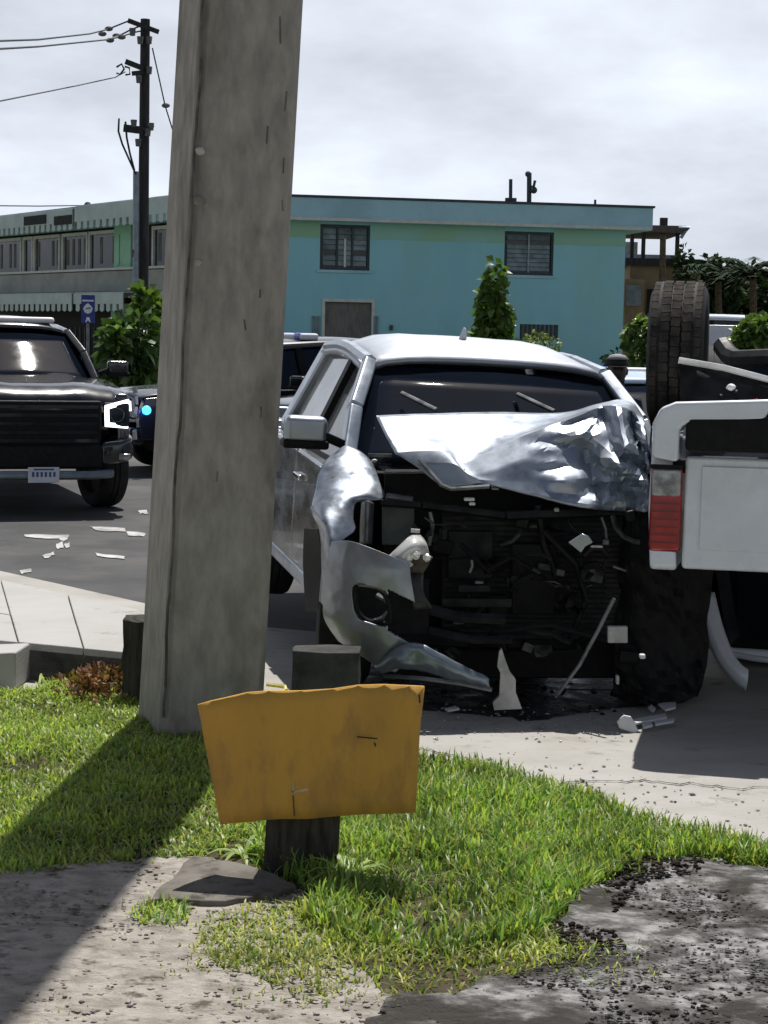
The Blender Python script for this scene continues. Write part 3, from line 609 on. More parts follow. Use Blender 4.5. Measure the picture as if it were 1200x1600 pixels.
for k, w in enumerate(wins[:2]):
    u0, u1, z0, z1 = w; fr = MB()
    for a, b_, c, d in ((u0, u1, z0, z0 + .09), (u0, u1, z1 - .09, z1), (u0, u0 + .07, z0 + .09, z1 - .09), (u1 - .07, u1, z0 + .09, z1 - .09)): WR.rect(fr, a, b_, c, d, -.06, .08)
    f = fr.out('window', M['frame_dark'], apt, world=True)
    g = MB(); WR.rect(g, u0 + .07, u1 - .07, z0 + .09, z1 - .09, -.16, .02); g.out('pane', M['win_glass'], f, world=True)
    cols_ = 3 if k == 0 else 2; nl = 7 if k == 0 else 8; wd = (u1 - u0 - .14) / cols_
    for c in range(cols_):
        a = u0 + .07 + c * wd
        if c: mu = MB(); WR.rect(mu, a - .03, a + .03, z0 + .09, z1 - .09, -.06, .07); mu.out('mullion', M['louvre_light'] if k else M['frame_dark'], f, world=True)
        for i in range(nl):
            if k == 0 and i == 2 and c != 1 or k == 0 and i == 0 and c == 1 and False: continue
            if k == 1 and i in (6,): continue
            zc = z0 + .14 + (z1 - z0 - .28) * (i + .5) / nl; hh = (z1 - z0 - .28) / nl * .92; tl = MB()
            p = [WR.pt(a + .04, zc - hh / 2, -.08), WR.pt(a + wd - .04, zc - hh / 2, -.08), WR.pt(a + wd - .04, zc + hh / 2, -.13), WR.pt(a + .04, zc + hh / 2, -.13)]
            tl.prism(p, WR.n * -.012); tl.out('louvre', M['louvre'] if (i > nl - 3) ^ (k == 0 and c == 0) else M['louvre_light'], f, world=True)
    if k == 0:
        b_ = MB(); um = (u0 + u1) / 2 + .02; WR.rect(b_, um - .05, um + .02, z0 + .1, z1 - .45, -.03, .02); b_.out('pale_bar', M['light_trim'], f, world=True)
    s_ = MB(); WR.rect(s_, u0 - .1, u1 + .1, z0 - .09, z0 - .003, .06, .2); s_.out('sill', M['teal_roof'], f, world=True)
u0, u1, z0, z1 = wins[2]; fr = MB()
for a, b_, c, d in ((u0 - .1, u0, 0, z1 + .1), (u1, u1 + .1, 0, z1 + .1), (u0, u1, z1, z1 + .1)): WR.rect(fr, a, b_, c, d, .04, .2)
dr = fr.out('door_frame', M['light_trim'], apt, world=True)
mb = MB(); WR.rect(mb, u0, u1, .02, z1, -.12, .05); mb.out('door', M['door_wood'], dr, world=True)
for (p0, p1) in ((487, 500), (583, 590)):
    a, b_, _, t_ = WR.pr(p0, p1, 494, 535); n_ = max(1, int((b_ - a) / .1))
    for i in range(n_ + 1):
        mb = MB(); WR.rect(mb, a + i * .1, a + i * .1 + .06, .1, t_, .05, .05); mb.out('gate_bar', M['louvre'], apt, world=True)
u0, u1, z0, z1 = wins[3]
mb = MB(); WR.rect(mb, u0, u1, max(z0, 0), z1, -.1, .02); v_ = mb.out('vent', M['louvre'], apt, world=True)
for i in range(9):
    mb = MB(); a = u0 + (u1 - u0) * (i + .3) / 9; WR.rect(mb, a, a + .06, z0, z1, -.03, .05); mb.out('vent_bar', M['frame_dark'], v_, world=True)
mb = MB(); a, z = WR.uz(611, 511); WR.rect(mb, a - .05, a + .05, z - .1, z + .06, .08, .08); mb.out('wall_tap', M['frame_dark'], apt, world=True)
# left wing: gallery with awnings
zt = WL.uz(150, 349)[1]; zL = lambda px, py, off=.0: WL.uz(px, py, off)[1]
OFF = 1.0
z_ab, z_at = zL(60, 364, OFF), zL(60, 332, OFF); z_rt, z_rb = zL(100, 426, .4), zL(100, 456, .4); z_2t, z_2b = zL(100, 459, OFF), zL(100, 487, OFF)
u_far = WL.uz(-60, 420)[0]; uo = lambda px, off=0.: WL.uz(px, 420, off)[0]
mb = MB(); WL.rect(mb, 0.3, u_far, .01, z_wall - .01, -.9, .2); mb.out('gallery_wall', M['pale_wall'], apt, world=True)
mb = MB(); WL.rect(mb, .02, u_far, z_rb, z_rt, .25, .2); mb.out('parapet', M['parapet'], apt, world=True)
mb = MB(); WL.rect(mb, .02, u_far, z_rt + .03, z_rt + .11, .32, .3); mb.out('hand_rail', M['light_trim'], apt, world=True)
mb = MB(); WL.rect(mb, .02, u_far, z_rb - .22, z_rb - .003, .2, 1.1); mb.out('gallery_floor', M['pale_wall'], apt, world=True)
def awning(px0, px1, zt, zb, tooth):
    a, b_ = sorted((uo(px0, OFF), uo(px1, OFF))); n_ = max(2, int((b_ - a) / tooth)); w_ = (b_ - a) / n_; m_ = MB()
    WL.rect(m_, a, b_, zb + tooth * .55, zt, OFF, .04)
    t_ = m_.out('awning', M['awning'], apt, world=True)
    m_ = MB(); q = [WL.pt(a, zt, OFF - .045), WL.pt(b_, zt, OFF - .045), WL.pt(b_, zt + .02, .0), WL.pt(a, zt + .02, .0)]; m_.prism(q, (0, 0, .04)); m_.out('awning_top', M['awning'], t_, world=True)
    m_ = MB()
    for i in range(n_):
        c = a + i * w_; pts = [WL.pt(c, zb + tooth * .55, OFF - .035), WL.pt(c + w_ * .62, zb + tooth * .55, OFF - .035), WL.pt(c + w_ * .62, zb + .05, OFF - .035), WL.pt(c + w_ * .31, zb, OFF - .035), WL.pt(c, zb + .05, OFF - .035)]
        m_.prism(pts, WL.n * .03)
    o = m_.out('awning_fringe', M['awning'], t_, world=True); o['kind'] = 'stuff'
awning(-60, 112, z_at, z_ab, .5); awning(116, 207, z_at + .06, z_ab - .0, .5); awning(232, 300, z_at + .06, z_ab, .5)
awning(-60, 112, z_2t, z_2b, .5); awning(115, 192, z_2t, z_2b, .5)
for (p0, p1) in ((38, 72), (85, 112)):
    a, b_ = sorted((uo(p0, OFF), uo(p1, OFF))); mb = MB(); WL.rect(mb, a, b_, zL((p0 + p1) / 2, 351, OFF), zL((p0 + p1) / 2, 337, OFF), OFF + .03, .025); mb.out('awning_gap', M['dark_void'], apt, world=True)
zw0, zw1 = z_rt + .13, z_ab - .1
for (p0, p1) in ((-25, 30), (36, 48), (53, 90), (97, 133), (139, 178), (238, 262)):
    a, b_ = sorted((uo(p0), uo(p1))); fr = MB()
    for (aa, bb, cc, dd) in ((a - .12, a, z_rt + .1, zw1 + .12), (b_, b_ + .12, z_rt + .1, zw1 + .12), (a, b_, zw1, zw1 + .12)): WL.rect(fr, aa, bb, cc, dd, -.02, .12)
    f = fr.out('window', M['light_trim'], apt, world=True); mb = MB(); WL.rect(mb, a, b_, z_rt + .1, zw1, -.1, .02); mb.out('pane', M['win_glass'], f, world=True)
    n_ = max(2, int((b_ - a) / .45))
    for i in range(n_):
        if random.random() < .6: mb = MB(); c = a + (b_ - a) * (i + .2) / n_; WL.rect(mb, c, c + .22, z_rt + .3, zw1 - .1, -.09, .006); mb.out('curtain', M['curtain'], f, world=True)
a, b_ = sorted((uo(180), uo(206))); mb = MB(); WL.rect(mb, a, b_, z_rt + .1, z_wall, .05, .5); mb.out('column', M['mint'], apt, world=True)
a, b_ = sorted((uo(184), uo(190))); mb = MB(); WL.rect(mb, a + .05, b_, z_rt + .2, z_wall - .3, .09, .03); mb.out('down_pipe', M['mint'], apt, world=True)
for (p0, p1) in ((186, 197), (203, 214)):
    a, b_ = sorted((uo(p0), uo(p1))); mb = MB(); WL.rect(mb, a, b_, 0, z_2b + .3, .3, .3); mb.out('porch_post', M['mint'], apt, world=True)
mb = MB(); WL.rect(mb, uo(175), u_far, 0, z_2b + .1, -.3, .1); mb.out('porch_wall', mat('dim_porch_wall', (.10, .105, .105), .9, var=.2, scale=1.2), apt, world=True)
for i in range(26):
    a = uo(175) + i * .42; mb = MB(); WL.rect(mb, a, a + .05, 0, 1.9, .1, .05); mb.out('fence_bar', M['frame_dark'], apt, world=True)
# roof pipes
for px, y0, y1, w in ((798, 280, 318, .06), (827, 270, 320, .08), (930, 312, 324, .04)):
    b0, t0 = P(px, y1, 61.5), P(px, y0, 61.5); mb = MB(); mb.tube([b0 - Vector((0, 0, .3)), t0], w, 8); v_ = mb.out('vent_pipe', M['frame_dark'], apt, world=True, smooth=True)
    if px == 827:
        mb = MB(); mb.tube([P(827, 293, 61.5), P(834, 291, 61.4), P(836, 282, 61.4)], .05, 6); mb.blob(P(834, 297, 61.4), .12, 8, 5); mb.blob(P(825, 272, 61.5), .1, 8, 5); mb.out('pipe_cap', M['frame_dark'], v_, world=True)
    if px == 798: mb = MB(); mb.box(P(798, 315, 61.5), (.36, .36, .22)); mb.out('pipe_base', M['frame_dark'], v_, world=True)
mb = MB(); mb.blob(P(137, 321, 70), .14, 8, 5); mb.tube([P(137, 326, 70), P(137, 318, 70)], .05, 6); mb.out('roof_fitting', M['frame_dark'], apt, world=True)

# far terrace house
hb = P(1030, 560, 78); hb.z = 0; far = empty('terrace_house', hb, 'distant tan house with an open roofed terrace on its top floor', 'house'); bpy.context.view_layer.update()
def bx(px0, px1, py0, py1, d, th, m, name, par=far, **k):
    a, b_ = P((px0 + px1) / 2, py1, d), P((px0 + px1) / 2, py0, d); w = (px1 - px0) / FPX * d
    mb = MB(); mb.box(((a.x + b_.x) / 2, d + th / 2, (a.z + b_.z) / 2), (w, th, b_.z - a.z)); return mb.out(name, m, par, world=True, **k)
bx(983, 1092, 412, 560, 78, 5, M['tan'], 'wall'); bx(1010, 1045, 452, 560, 77.9, .1, M['dark_void'], 'carport_opening')
bx(975, 1005, 436, 560, 77, .8, M['tan'], 'side_annex'); bx(978, 1002, 445, 478, 76.9, .09, M['louvre'], 'window')
bx(978, 1093, 404, 415, 77.7, 5.6, M['pole_dark'], 'terrace_floor'); bx(983, 1072, 352, 363, 77.7, 5.4, mat('brown_terrace_roof', (.11, .09, .08), .8), 'terrace_roof')
for p in (988, 1006, 1036, 1059): bx(p - 2.5, p + 2.5, 363, 405, 78, .3, M['pole_dark'], 'terrace_pillar')
bx(984, 1070, 398, 405, 78.1, .1, M['steel_blue'], 'terrace_rail'); bx(977, 996, 378, 409, 79, .6, M['light_trim'], 'water_tank')
mb = MB(); mb.tube([P(1060, 356, 77.5), P(1078, 356, 77.5), P(1070, 362, 77.5), P(1064, 372, 77.5)], .07, 6); mb.out('roof_gutter', M['steel_blue'], far, world=True)
mb = MB(); mb.box(P(1037, 347, 79), (.3, .3, .35)); mb.out('chimney', M['pole_dark'], far, world=True)
mb = MB(); b0 = P(1034, 560, 60); b0.z = 0; mb.tube([b0, P(1036, 366, 60)], [.13, .1], 8); t_ = mb.out('service_pole', M['bark'], None, smooth=True); tag(t_, 'thin bare brown service pole in front of the terrace house', 'pole')

# utility pole far left
ub = P(222, 560, 52); ub.z = 0; up = empty('utility_pole', ub, 'tall dark wooden utility pole with short crossarms before the awnings', 'utility pole'); bpy.context.view_layer.update()
def U(px, py, d=52): return P(px, py, d)
ut = U(227, 30); mb = MB(); mb.tube([ub, ub.lerp(ut, .5), ut], [.17, .15, .13], 12); mb.out('shaft', M['pole_dark'], up, world=True, smooth=True)
for a, b_, w in (((200, 32), (248, 50), .12), ((196, 96), (224, 107), .14), ((206, 115), (224, 113), .11), ((193, 200), (224, 204), .2), ((224, 204), (240, 196), .08)):
    mb = MB(); mb.bar(U(*a, 51.7), U(*b_, 51.75), w, .12, (0, -1, 0)); mb.out('crossarm', M['pole_dark'], up, world=True)
for p in ((207, 50), (233, 63), (219, 63), (217, 124), (216, 223), (233, 110), (209, 193), (236, 198), (209, 396), (231, 207)):
    mb = MB(); c = U(*p, 51.7); mb.tube([c - Vector((0, 0, .1)), c + Vector((0, 0, .1))], [.07, .09], 8); mb.out('insulator', M['insulator'], up, world=True)
for pth in (((182, 105), (190, 100), (194, 108), (188, 116), (182, 114)), ((195, 104), (202, 106), (203, 116), (196, 117)), ((186, 185), (185, 205), (191, 225), (203, 252), (212, 272)), ((196, 190), (198, 215), (203, 240), (210, 266))):
    mb = MB(); mb.tube([U(*p, 51.6) for p in pth], .028, 6); mb.out('jumper_cable', M['cable'], up, world=True, smooth=True)
mb = MB(); mb.tube([U(213, 268, 51.7), U(212, 450, 51.7)], .09, 8); mb.out('conduit', M['steel_blue'], up, world=True, smooth=True)
def wire(pts, label, r=.022, ins=()):
    root = MB(); root.tube(pts, r, 5); o = root.out('power_line', M['cable'], None, smooth=True); tag(o, label, 'cable', 'overhead power lines')
    for p in ins: mb = MB(); mb.blob(p, (.12, .07, .07), 8, 5); i = mb.out('line_insulator', M['insulator'], o)
    return o
wire([U(200, 33), U(168, 46), U(140, 53, 49), U(60, 62, 40), U(-60, 66, 32)], 'upper power line running from the pole top to the left', ins=(U(170, 45), U(160, 53)))
wire([U(226, 38), U(205, 46), U(186, 56), U(168, 62, 50), U(60, 73, 40), U(-60, 80, 32)], 'second power line just below the topmost one', ins=(U(182, 56), U(172, 63)))
wire([U(222, 48), U(212, 50), U(186, 58, 51.5), U(172, 61, 50.3)], 'short line from the pole top joining the second power line', ins=(U(190, 58, 51.4),))
wire([U(196, 112), U(180, 121), U(120, 134, 46), U(40, 150, 38), U(-60, 170, 30)], 'lower power line from the middle crossarm of the pole', .016)
wire([U(238, 75), U(248, 120), U(258, 165), U(272, 210, 53)], 'slack wire hanging down right of the utility pole', .02, ins=(U(259, 165),))
wire([U(-60, 321, 62), U(60, 322, 65), U(132, 321, 69)], 'thin wire reaching the roof fitting of the apartment building', .02)

# blue road sign
sg = P(137, 560, 42); sg.z = 0; bs = empty('road_sign', sg, 'tall narrow blue road sign with a white symbol under the awning', 'road sign'); bpy.context.view_layer.update()
def sgr(px0, px1, py0, py1, off, th, m, name): return bx(px0, px1, py0, py1, 42 - off, th, m, name, bs)
sgr(127, 148, 461, 505, 0, .03, M['sign_blue'], 'panel'); sgr(128.5, 146.5, 468.5, 471, .006, .004, M['sign_white'], 'stripe')
mb = MB(); c = P(137.5, 482, 41.99)
mb.prism([c + Vector((x * .11, 0, z * .12)) for x, z in ((-1, 0), (-.7, -.7), (0, -1), (.7, -.7), (1, 0), (.5, .6), (0, 1), (-.6, .6))], (0, -.006, 0)); mb.out('symbol', M['sign_white'], bs, world=True)
mb = MB(); c = P(137.5, 482, 41.975); mb.prism([c + Vector((x * .07, 0, z * .05)) for x, z in ((-1, -.4), (1, .1), (.6, .6), (-.3, .2))], (0, -.004, 0)); mb.out('symbol_cutout', M['sign_blue'], bs, world=True)
mb = MB(); c = P(137.5, 499, 41.99); mb.prism([c + Vector((x * .06, 0, z * .06)) for x, z in ((-1, -1), (-.5, -1), (0, -.2), (.5, -1), (1, -1), (.5, .8), (-.5, .8))], (0, -.006, 0)); mb.out('figure_mark', M['sign_white'], bs, world=True)
mb = MB(); mb.tube([sg + Vector((0, .06, 0)), P(137, 470, 42.06)], .035, 8); mb.out('post', M['grey_metal'], bs, world=True)

# ------------------------------------------------------------------ trees and shrubs behind the road
def shrub(name, c, rad, n, size, label, cat='shrub', cols=GREENS, group=None, trunk=True, shell=.55, aspect=.5, lumps=9, cone=False):
    o = empty(name, Matrix.Translation((c[0], c[1], 0)), label, cat, group); zc = c[2]
    P_ = []; N_ = []
    ctr = []
    for i in range(lumps):
        t = rng.uniform(0, 1); th = rng.uniform(0, 6.28)
        if cone: z = -1 + 2 * (i + .5) / lumps; r0 = .75 * (1 - (z + 1) / 2) ** .6 * .75; ctr.append((r0 * math.cos(th) * .5, r0 * math.sin(th) * .5, z * .95, max(.12, .9 * (1 - (z + 1) / 2) ** .62)))
        else:
            z = rng.uniform(-.75, .7); r0 = math.sqrt(max(0, 1 - z * z)) * rng.uniform(.2, .75); ctr.append((r0 * math.cos(th), r0 * math.sin(th), z, rng.uniform(.28, .48)))
    w = np.array([q[3] ** 2 for q in ctr]); w /= w.sum()
    k = rng.choice(len(ctr), n, p=w); d = rng.normal(0, 1, (n, 3)); d /= np.linalg.norm(d, axis=1)[:, None]
    cc = np.array(ctr)[k]; rr = cc[:, 3:4] * rng.uniform(shell, 1.08, (n, 1)); vs = .55 if cone else 1
    p = cc[:, :3] + d * rr * np.array([1, 1, vs]); p = p * np.array(rad) + np.array([0, 0, zc]); p[:, 2] = np.maximum(p[:, 2], .03)
    dd = d + np.array([0, 0, -.25])
    leaves('crown', p, dd, size, cols, M['far_leaf'] if cols is DARKG else M['leaf'], o, aspect)
    if trunk:
        mb = MB(); h = max(.3, zc)
        mb.tube([(0, 0, 0), (.04, .02, h * .6), (0, .03, h + rad[2] * .4)], [.05 + rad[0] * .05, .04 + rad[0] * .035, .02], 7)
        for i in range(5):
            q = ctr[i % len(ctr)]; mb.tube([(0, .02, h * .6), (q[0] * rad[0] * .5, q[1] * rad[1] * .5, zc + q[2] * rad[2] * .3), (q[0] * rad[0], q[1] * rad[1], max(.2, zc + q[2] * rad[2]))], [.04 + rad[0] * .02, .03, .012], 5)
        mb.out('trunk', M['bark'], o, smooth=True)
    return o
def at(px, d): q = P(px, 560, d); return q.x, q.y
def spx(name, px0, px1, py0, py1, d, n, size, label, dp=.9, **k):
    a, b_ = P(px0, (py0 + py1) / 2, d), P(px1, (py0 + py1) / 2, d); t, b = P((px0 + px1) / 2, py0, d).z, max(.02, P((px0 + px1) / 2, py1, d).z); rx = (b_.x - a.x) / 2
    return shrub(name, ((a.x + b_.x) / 2, d, (t + b) / 2), (rx, rx * dp, (t - b) / 2), n, size, label, **k)
YELG = [(1.6, 1.6, 1.1), (1.3, 1.4, .9), (1.0, 1.1, .8), (.8, .9, .7)]
spx('climber_bush', 737, 806, 402, 575, 55, 1500, .27, 'pointed bush covered in pale leaves against the teal wall', cone=True, cols=YELG, shell=.75, lumps=11, aspect=.8)
spx('flowering_shrub', 778, 880, 522, 580, 50, 900, .16, 'low shrub with cream flowers at the foot of the teal wall', cols=[(1, 1, .8), (4.5, 3.0, 6), (.8, .9, .7), (1.5, 1.4, 1)])
spx('hedge_bush', 962, 1056, 480, 600, 37.5, 2400, .19, 'bright leafy bush left of the upturned black tyre', cols=YELG + [(2.4, 2.0, 2.6)], aspect=.8)  # the palest leaf tint paints white highlights into the bush
spx('hedge_bush', 1136, 1240, 492, 600, 36, 2400, .17, 'bright leafy bush right of the upturned black tyre', cols=YELG + [(1.9, 1.7, 1.8)], aspect=.8)
spx('low_bush', 930, 990, 545, 610, 45, 500, .15, 'small dark bush at the right end of the teal building', cols=DARKG)
spx('roadside_shrub', 205, 268, 452, 640, 33, 1100, .3, 'tall bright green bush at the foot of the wooden utility pole', cols=YELG, aspect=.6)
spx('roadside_shrub', 150, 238, 490, 640, 32, 1200, .26, 'dark glossy leaved shrub beneath the blue road sign', cols=DARKG + [(2.2, 2.2, 2.6)], aspect=.6)
spx('far_tree', 1076, 1156, 398, 545, 80, 2200, .5, 'dark dense tree right of the distant terrace house', cols=DARKG)
spx('far_tree', 1120, 1270, 418, 550, 84, 3200, .5, 'dark spreading tree behind the white van at the edge', cols=DARKG)
spx('far_tree', 1055, 1090, 385, 470, 77, 350, .35, 'slim dark tree touching the terrace house', cols=DARKG)
def palm(px, ptop, d, r, label, n=13):
    x, y = at(px, d); zt = P(px, ptop, d).z; o = empty('palm_tree', Matrix.Translation((x, y, 0)), label, 'palm')
    mb = MB(); mb.tube([(0, 0, 0), (.1, 0, zt * .5), (0, .1, zt)], [.2, .16, .12], 8); mb.out('trunk', M['bark'], o, smooth=True)
    for i in range(n):
        th = 6.28 * i / n + random.uniform(-.3, .3); el = random.uniform(.3, 1.5); mb = MB(); rows = []
        for k in range(7):
            t = k / 6; q = r * t; z = zt + r * (math.sin(el) * t - .75 * t * t); hx = math.cos(th) * q * math.cos(el * .6); hy = math.sin(th) * q * math.cos(el * .6)
            w = .28 * r * math.sin(math.pi * (.12 + .86 * t)); s_ = Vector((-math.sin(th), math.cos(th), 0)); c = Vector((hx, hy, z))
            for a, b_ in ((-1, 0), (1, 0)):
                tip = c + s_ * a * w + Vector((math.cos(th) * .1 * r, math.sin(th) * .1 * r, -w * .5)); mb.add([c, c + Vector((math.cos(th), math.sin(th), 0)) * .16 * r, tip], [(0, 1, 2)])
                tip2 = tip + Vector((0, 0, .05 * r)); mb.add([c + Vector((0, 0, .03)), c + Vector((math.cos(th), math.sin(th), 0)) * .1 * r, tip2], [(0, 1, 2)])
        ob = mb.out('frond', M['frond'], o)
M['frond'] = mat('palm_frond', (.035, .055, .032), .9, spec=.08, var=.2)
palm(1172, 432, 70, 2.1, 'small spiky dark palm at the right edge beyond the tyre'); palm(1118, 436, 74, 1.9, 'small dark palm just right of the terrace house')
palm(243, 505, 34, .9, 'young banana plant with broad leaves beside the wooden pole', 9)

# ------------------------------------------------------------------ vehicles
def lerp(a, b, t): return a + (b - a) * t
def arc(cx, cz, r, a0, a1, n=10): return [(cx + r * math.cos(R(lerp(a0, a1, i / n))), cz + r * math.sin(R(lerp(a0, a1, i / n)))) for i in range(n + 1)]
BASE = dict(W=.94, nose=1.32, fa=.44, hx=-.74, hhw=.60, hz=1.665, rx=-2.1, rhw=.59, rz=1.72, crown=.06, bx=-2.38, bhw=.70, chw=.74, cdx=.14, belt=1.14, bz=1.18, sill=.44, hood0=1.16, hood1=1.04,
            tail=-3.98, ra=-2.80, rail=1.22, wr=.39, tw=.27, nb=.52, rear='bed', front=True, bpil=(-1.12,), rim='grey_metal', mirror=True)
def wheel(par, x, y, r, w, steer=0.0, tread=False, rim='grey_metal', dz=0.0):
    sd = 1 if y > 0 else -1; mb = MB(); h = w / 2
    mb.lathe([(r * .62, -h * .86), (r * .68, -h), (r * .86, -h * 1.04), (r * .96, -h * .9), (r, -h * .66), (r, -h * .24), (r * .975, -h * .22), (r * .975, -h * .14), (r, -h * .12), (r, h * .12), (r * .975, h * .14), (r * .975, h * .22), (r, h * .24), (r, h * .66), (r * .96, h * .9), (r * .86, h * 1.04), (r * .68, h), (r * .62, h * .86)], (0, 0, 0), 'y', 48)
    o = mb.out('wheel', M['rubber'], par, smooth=True); o.location = (x, y, r + dz); o.rotation_euler = (0, 0, steer)
    mb = MB(); mb.lathe([(r * .63, -h * .8), (r * .63, h * .8), (r * .56, h * .72), (r * .5, h * .35), (r * .12, h * .30), (.001, h * .34)] if sd > 0 else [(r * .63, h * .8), (r * .63, -h * .8), (r * .56, -h * .72), (r * .5, -h * .35), (r * .12, -h * .30), (.001, -h * .34)], (0, 0, 0), 'y', 24)
    for k in range(6):
        t = 6.283 * k / 6; mb.bar((.12 * r * math.cos(t), sd * h * .42, .12 * r * math.sin(t)), (.58 * r * math.cos(t), sd * h * .62, .58 * r * math.sin(t)), .09 * r * 2, .04, (0, 1, 0))
    mb.out('rim', M[rim], o, smooth=True)
    mb = MB(); mb.lathe([(r * .62, -h * .5), (.001, -h * .5)], (0, 0, 0), 'y', 20); mb.out('brake_disc', M['dark_metal'], o)
    if tread:
        mb = MB()
        for row, yy in enumerate((-.78, -.40, 0, .40, .78)):
            n_ = 46
            for k in range(n_):
                t = 6.283 * (k + .5 * (row % 2)) / n_; rr = r * (.999 if abs(yy) < .7 else .985); wd = w * (.165 if abs(yy) < .7 else .13)
                c = Vector((rr * math.cos(t), yy * h, rr * math.sin(t))); Mx = Matrix.Rotation(-t, 3, 'Y') @ Matrix.Rotation(.12 * (1 if row % 2 else -1), 3, 'X'); mb.box(c, (.008, wd, 2 * math.pi * r / n_ * .9), Mx)
        q = mb.out('tread', M['tread'], o); q['kind'] = 'stuff'
    return o
def vehicle(name, Mx, label, cat, paint, group=None, **kw):
    g = dict(BASE); g.update(kw); sc_ = kw.get('scale', 1.0)
    for k in ('W', 'nose', 'fa', 'hx', 'hhw', 'hz', 'rx', 'rhw', 'rz', 'crown', 'bx', 'bhw', 'chw', 'cdx', 'belt', 'bz', 'sill', 'hood0', 'hood1', 'tail', 'ra', 'rail', 'wr', 'tw', 'nb'):
        if k not in kw: g[k] = g[k] * sc_
    g['bpil'] = tuple(x * (sc_ if 'bpil' not in kw else 1) for x in g['bpil'])
    root = empty(name, Mx, label, cat, group); bpy.context.view_layer.update()
    W = g['W']; PM = M[paint]
    def shp(mb):
        for i, (x, y, z) in enumerate(mb.v):
            if abs(y) > W * .5:
                k = 1 - .045 * ((z - .85 * sc_) / (.5 * sc_)) ** 2 * (1 if z > .85 * sc_ else .5)
                if x > g['fa']: k *= 1 - .075 * ((x - g['fa']) / (g['nose'] - g['fa'])) ** 2
                mb.v[i] = (x, y * k, z)
        return mb
    def side(pts, y, th): mb = MB(); mb.prism([(x, y - th * (1 if y > 0 else -1), z) for x, z in pts], (0, th * (1 if y > 0 else -1), 0)); return shp(mb)
    ar = g['wr'] * 1.22; az = g['wr'] * 1.02; sill, belt = g['sill'], g['belt']
    for y in (-W, W):
        if g['front'] or y in g.get('keep_fender', ()):
            a0 = math.degrees(math.asin(max(-1, min(1, (sill - az) / ar)))); ap = arc(g['fa'], az, ar, a0, 180 - a0)
            pts = [(g['nose'] - .10, g['hood1'] - .02), (.0, g['hood0'] - .012), (.0, sill)] + ap[::-1] + [(g['nose'] - .05, g['nb'] - .05), (g['nose'] - .02, g['nb'] + .2)]
            side(pts, y, .14).out('fender', PM, root, bevel=.03 * sc_, seg=3)
        xs = [-.012] + [b - .0 for b in g['bpil']] + [g['bx'] + .03]
        for i, (a, b_) in enumerate(zip(xs, xs[1:])):
            a -= .006; b_ += .006; zt = lambda x: lerp(belt, g['bz'], min(1, max(0, x / g['bx']))) - .012
            pts = [(a, zt(a)), (b_, zt(b_)), (b_, sill + .04)] + ([] if True else []) + [(a, sill + .04)]
            if g['rear'] != 'bed' and i == len(xs) - 2:
                a0 = math.degrees(math.asin(max(-1, min(1, (sill - az) / ar)))); ap = [q for q in arc(g['ra'], az, ar, a0, 180 - a0) if q[0] > b_ and q[0] < a]
                if ap: pts = [(a, zt(a)), (b_, zt(b_)), (b_, ap[-1][1])] + ap[::-1] + [(ap[0][0], sill + .04), (a, sill + .04)]
            d = side(pts, y, .10).out('door', M[g.get('door_mat', paint)], root, bevel=.02 * sc_, seg=3)
            s_ = 1 if y > 0 else -1
            mb = MB(); hx_ = b_ + .16; mb.box((hx_, (W * .988 + .01) * s_, belt - .14 * sc_), (.2, .03, .035)); mb.out('handle', M[g.get('handle', 'chrome')], d, bevel=.008)
        mb = MB(); mb.box(((xs[0] + xs[-1]) / 2, (W - .07) * (1 if y > 0 else -1), sill + .0), (xs[0] - xs[-1], .12, .09)); mb.out('rocker', PM, root, bevel=.02)
    # structure inside: dark cabin, floor, frame rails
    mb = MB(); mb.box(((-.02 + g['bx']) / 2, 0, (sill + belt) / 2), (abs(g['bx']) - .1, 2 * W - .24, belt - sill - .05)); mb.out('cabin_interior', M['black_plastic'], root)
    mb = MB(); mb.prism([(-.1, -.5 * W, sill + .02), (g['tail'] + .2, -.5 * W, sill + .05), (g['tail'] + .2, .5 * W, sill + .05), (-.1, .5 * W, sill + .02)], (0, 0, .14)); mb.out('chassis', M['dark_metal'], root)
    # greenhouse
    hx, hhw, hz, rx, rhw, rz = g['hx'], g['hhw'], g['hz'], g['rx'], g['rhw'], g['rz']; cr_ = g['crown']; chw, cdx = g['chw'], g['cdx']
    rows = []
    for i in range(11):
        t = i / 10; x = lerp(hx + .05, rx - .02, t); row = []
        for j in range(13):
            u = -1 + 2 * j / 12; hw = lerp(hhw, rhw, t) + .045
            z = lerp(hz, rz, t) + .03 + cr_ * (1 - abs(u) ** 2.6) * (math.sin(math.pi * (.12 + .8 * t)) ** .7) * 1.0 + .05 * math.sin(math.pi * t) - .05 * abs(u) ** 8
            if g.get('ribs') and .12 < t < .95: z += .008 * (abs(abs(u) - .55) < .12) * 1.0 - .010 * (abs(abs(u) - .86) < .06)
            row.append((x - .02 * (1 - u * u) * (1 - t) * -3, u * hw, z))
        rows.append(row)
    mb = MB(); mb.grid(rows); mb.out('roof', M[g.get('roof_mat', paint)], root, smooth='full', solid=.035)
    def bpt(x, s_): # belt-line point on the side, at x
        t = min(1, max(0, (x + cdx) / (g['bx'] + cdx))); return Vector((x, s_ * lerp(chw + .10, g['bhw'] + .10, t), lerp(belt, g['bz'], t) - .01))
    def rpt(x, s_):
        t = min(1, max(0, (x - hx) / (rx - hx))); return Vector((x, s_ * lerp(hhw, rhw, t), lerp(hz, rz, t) + .02 + .045 * math.sin(math.pi * t)))
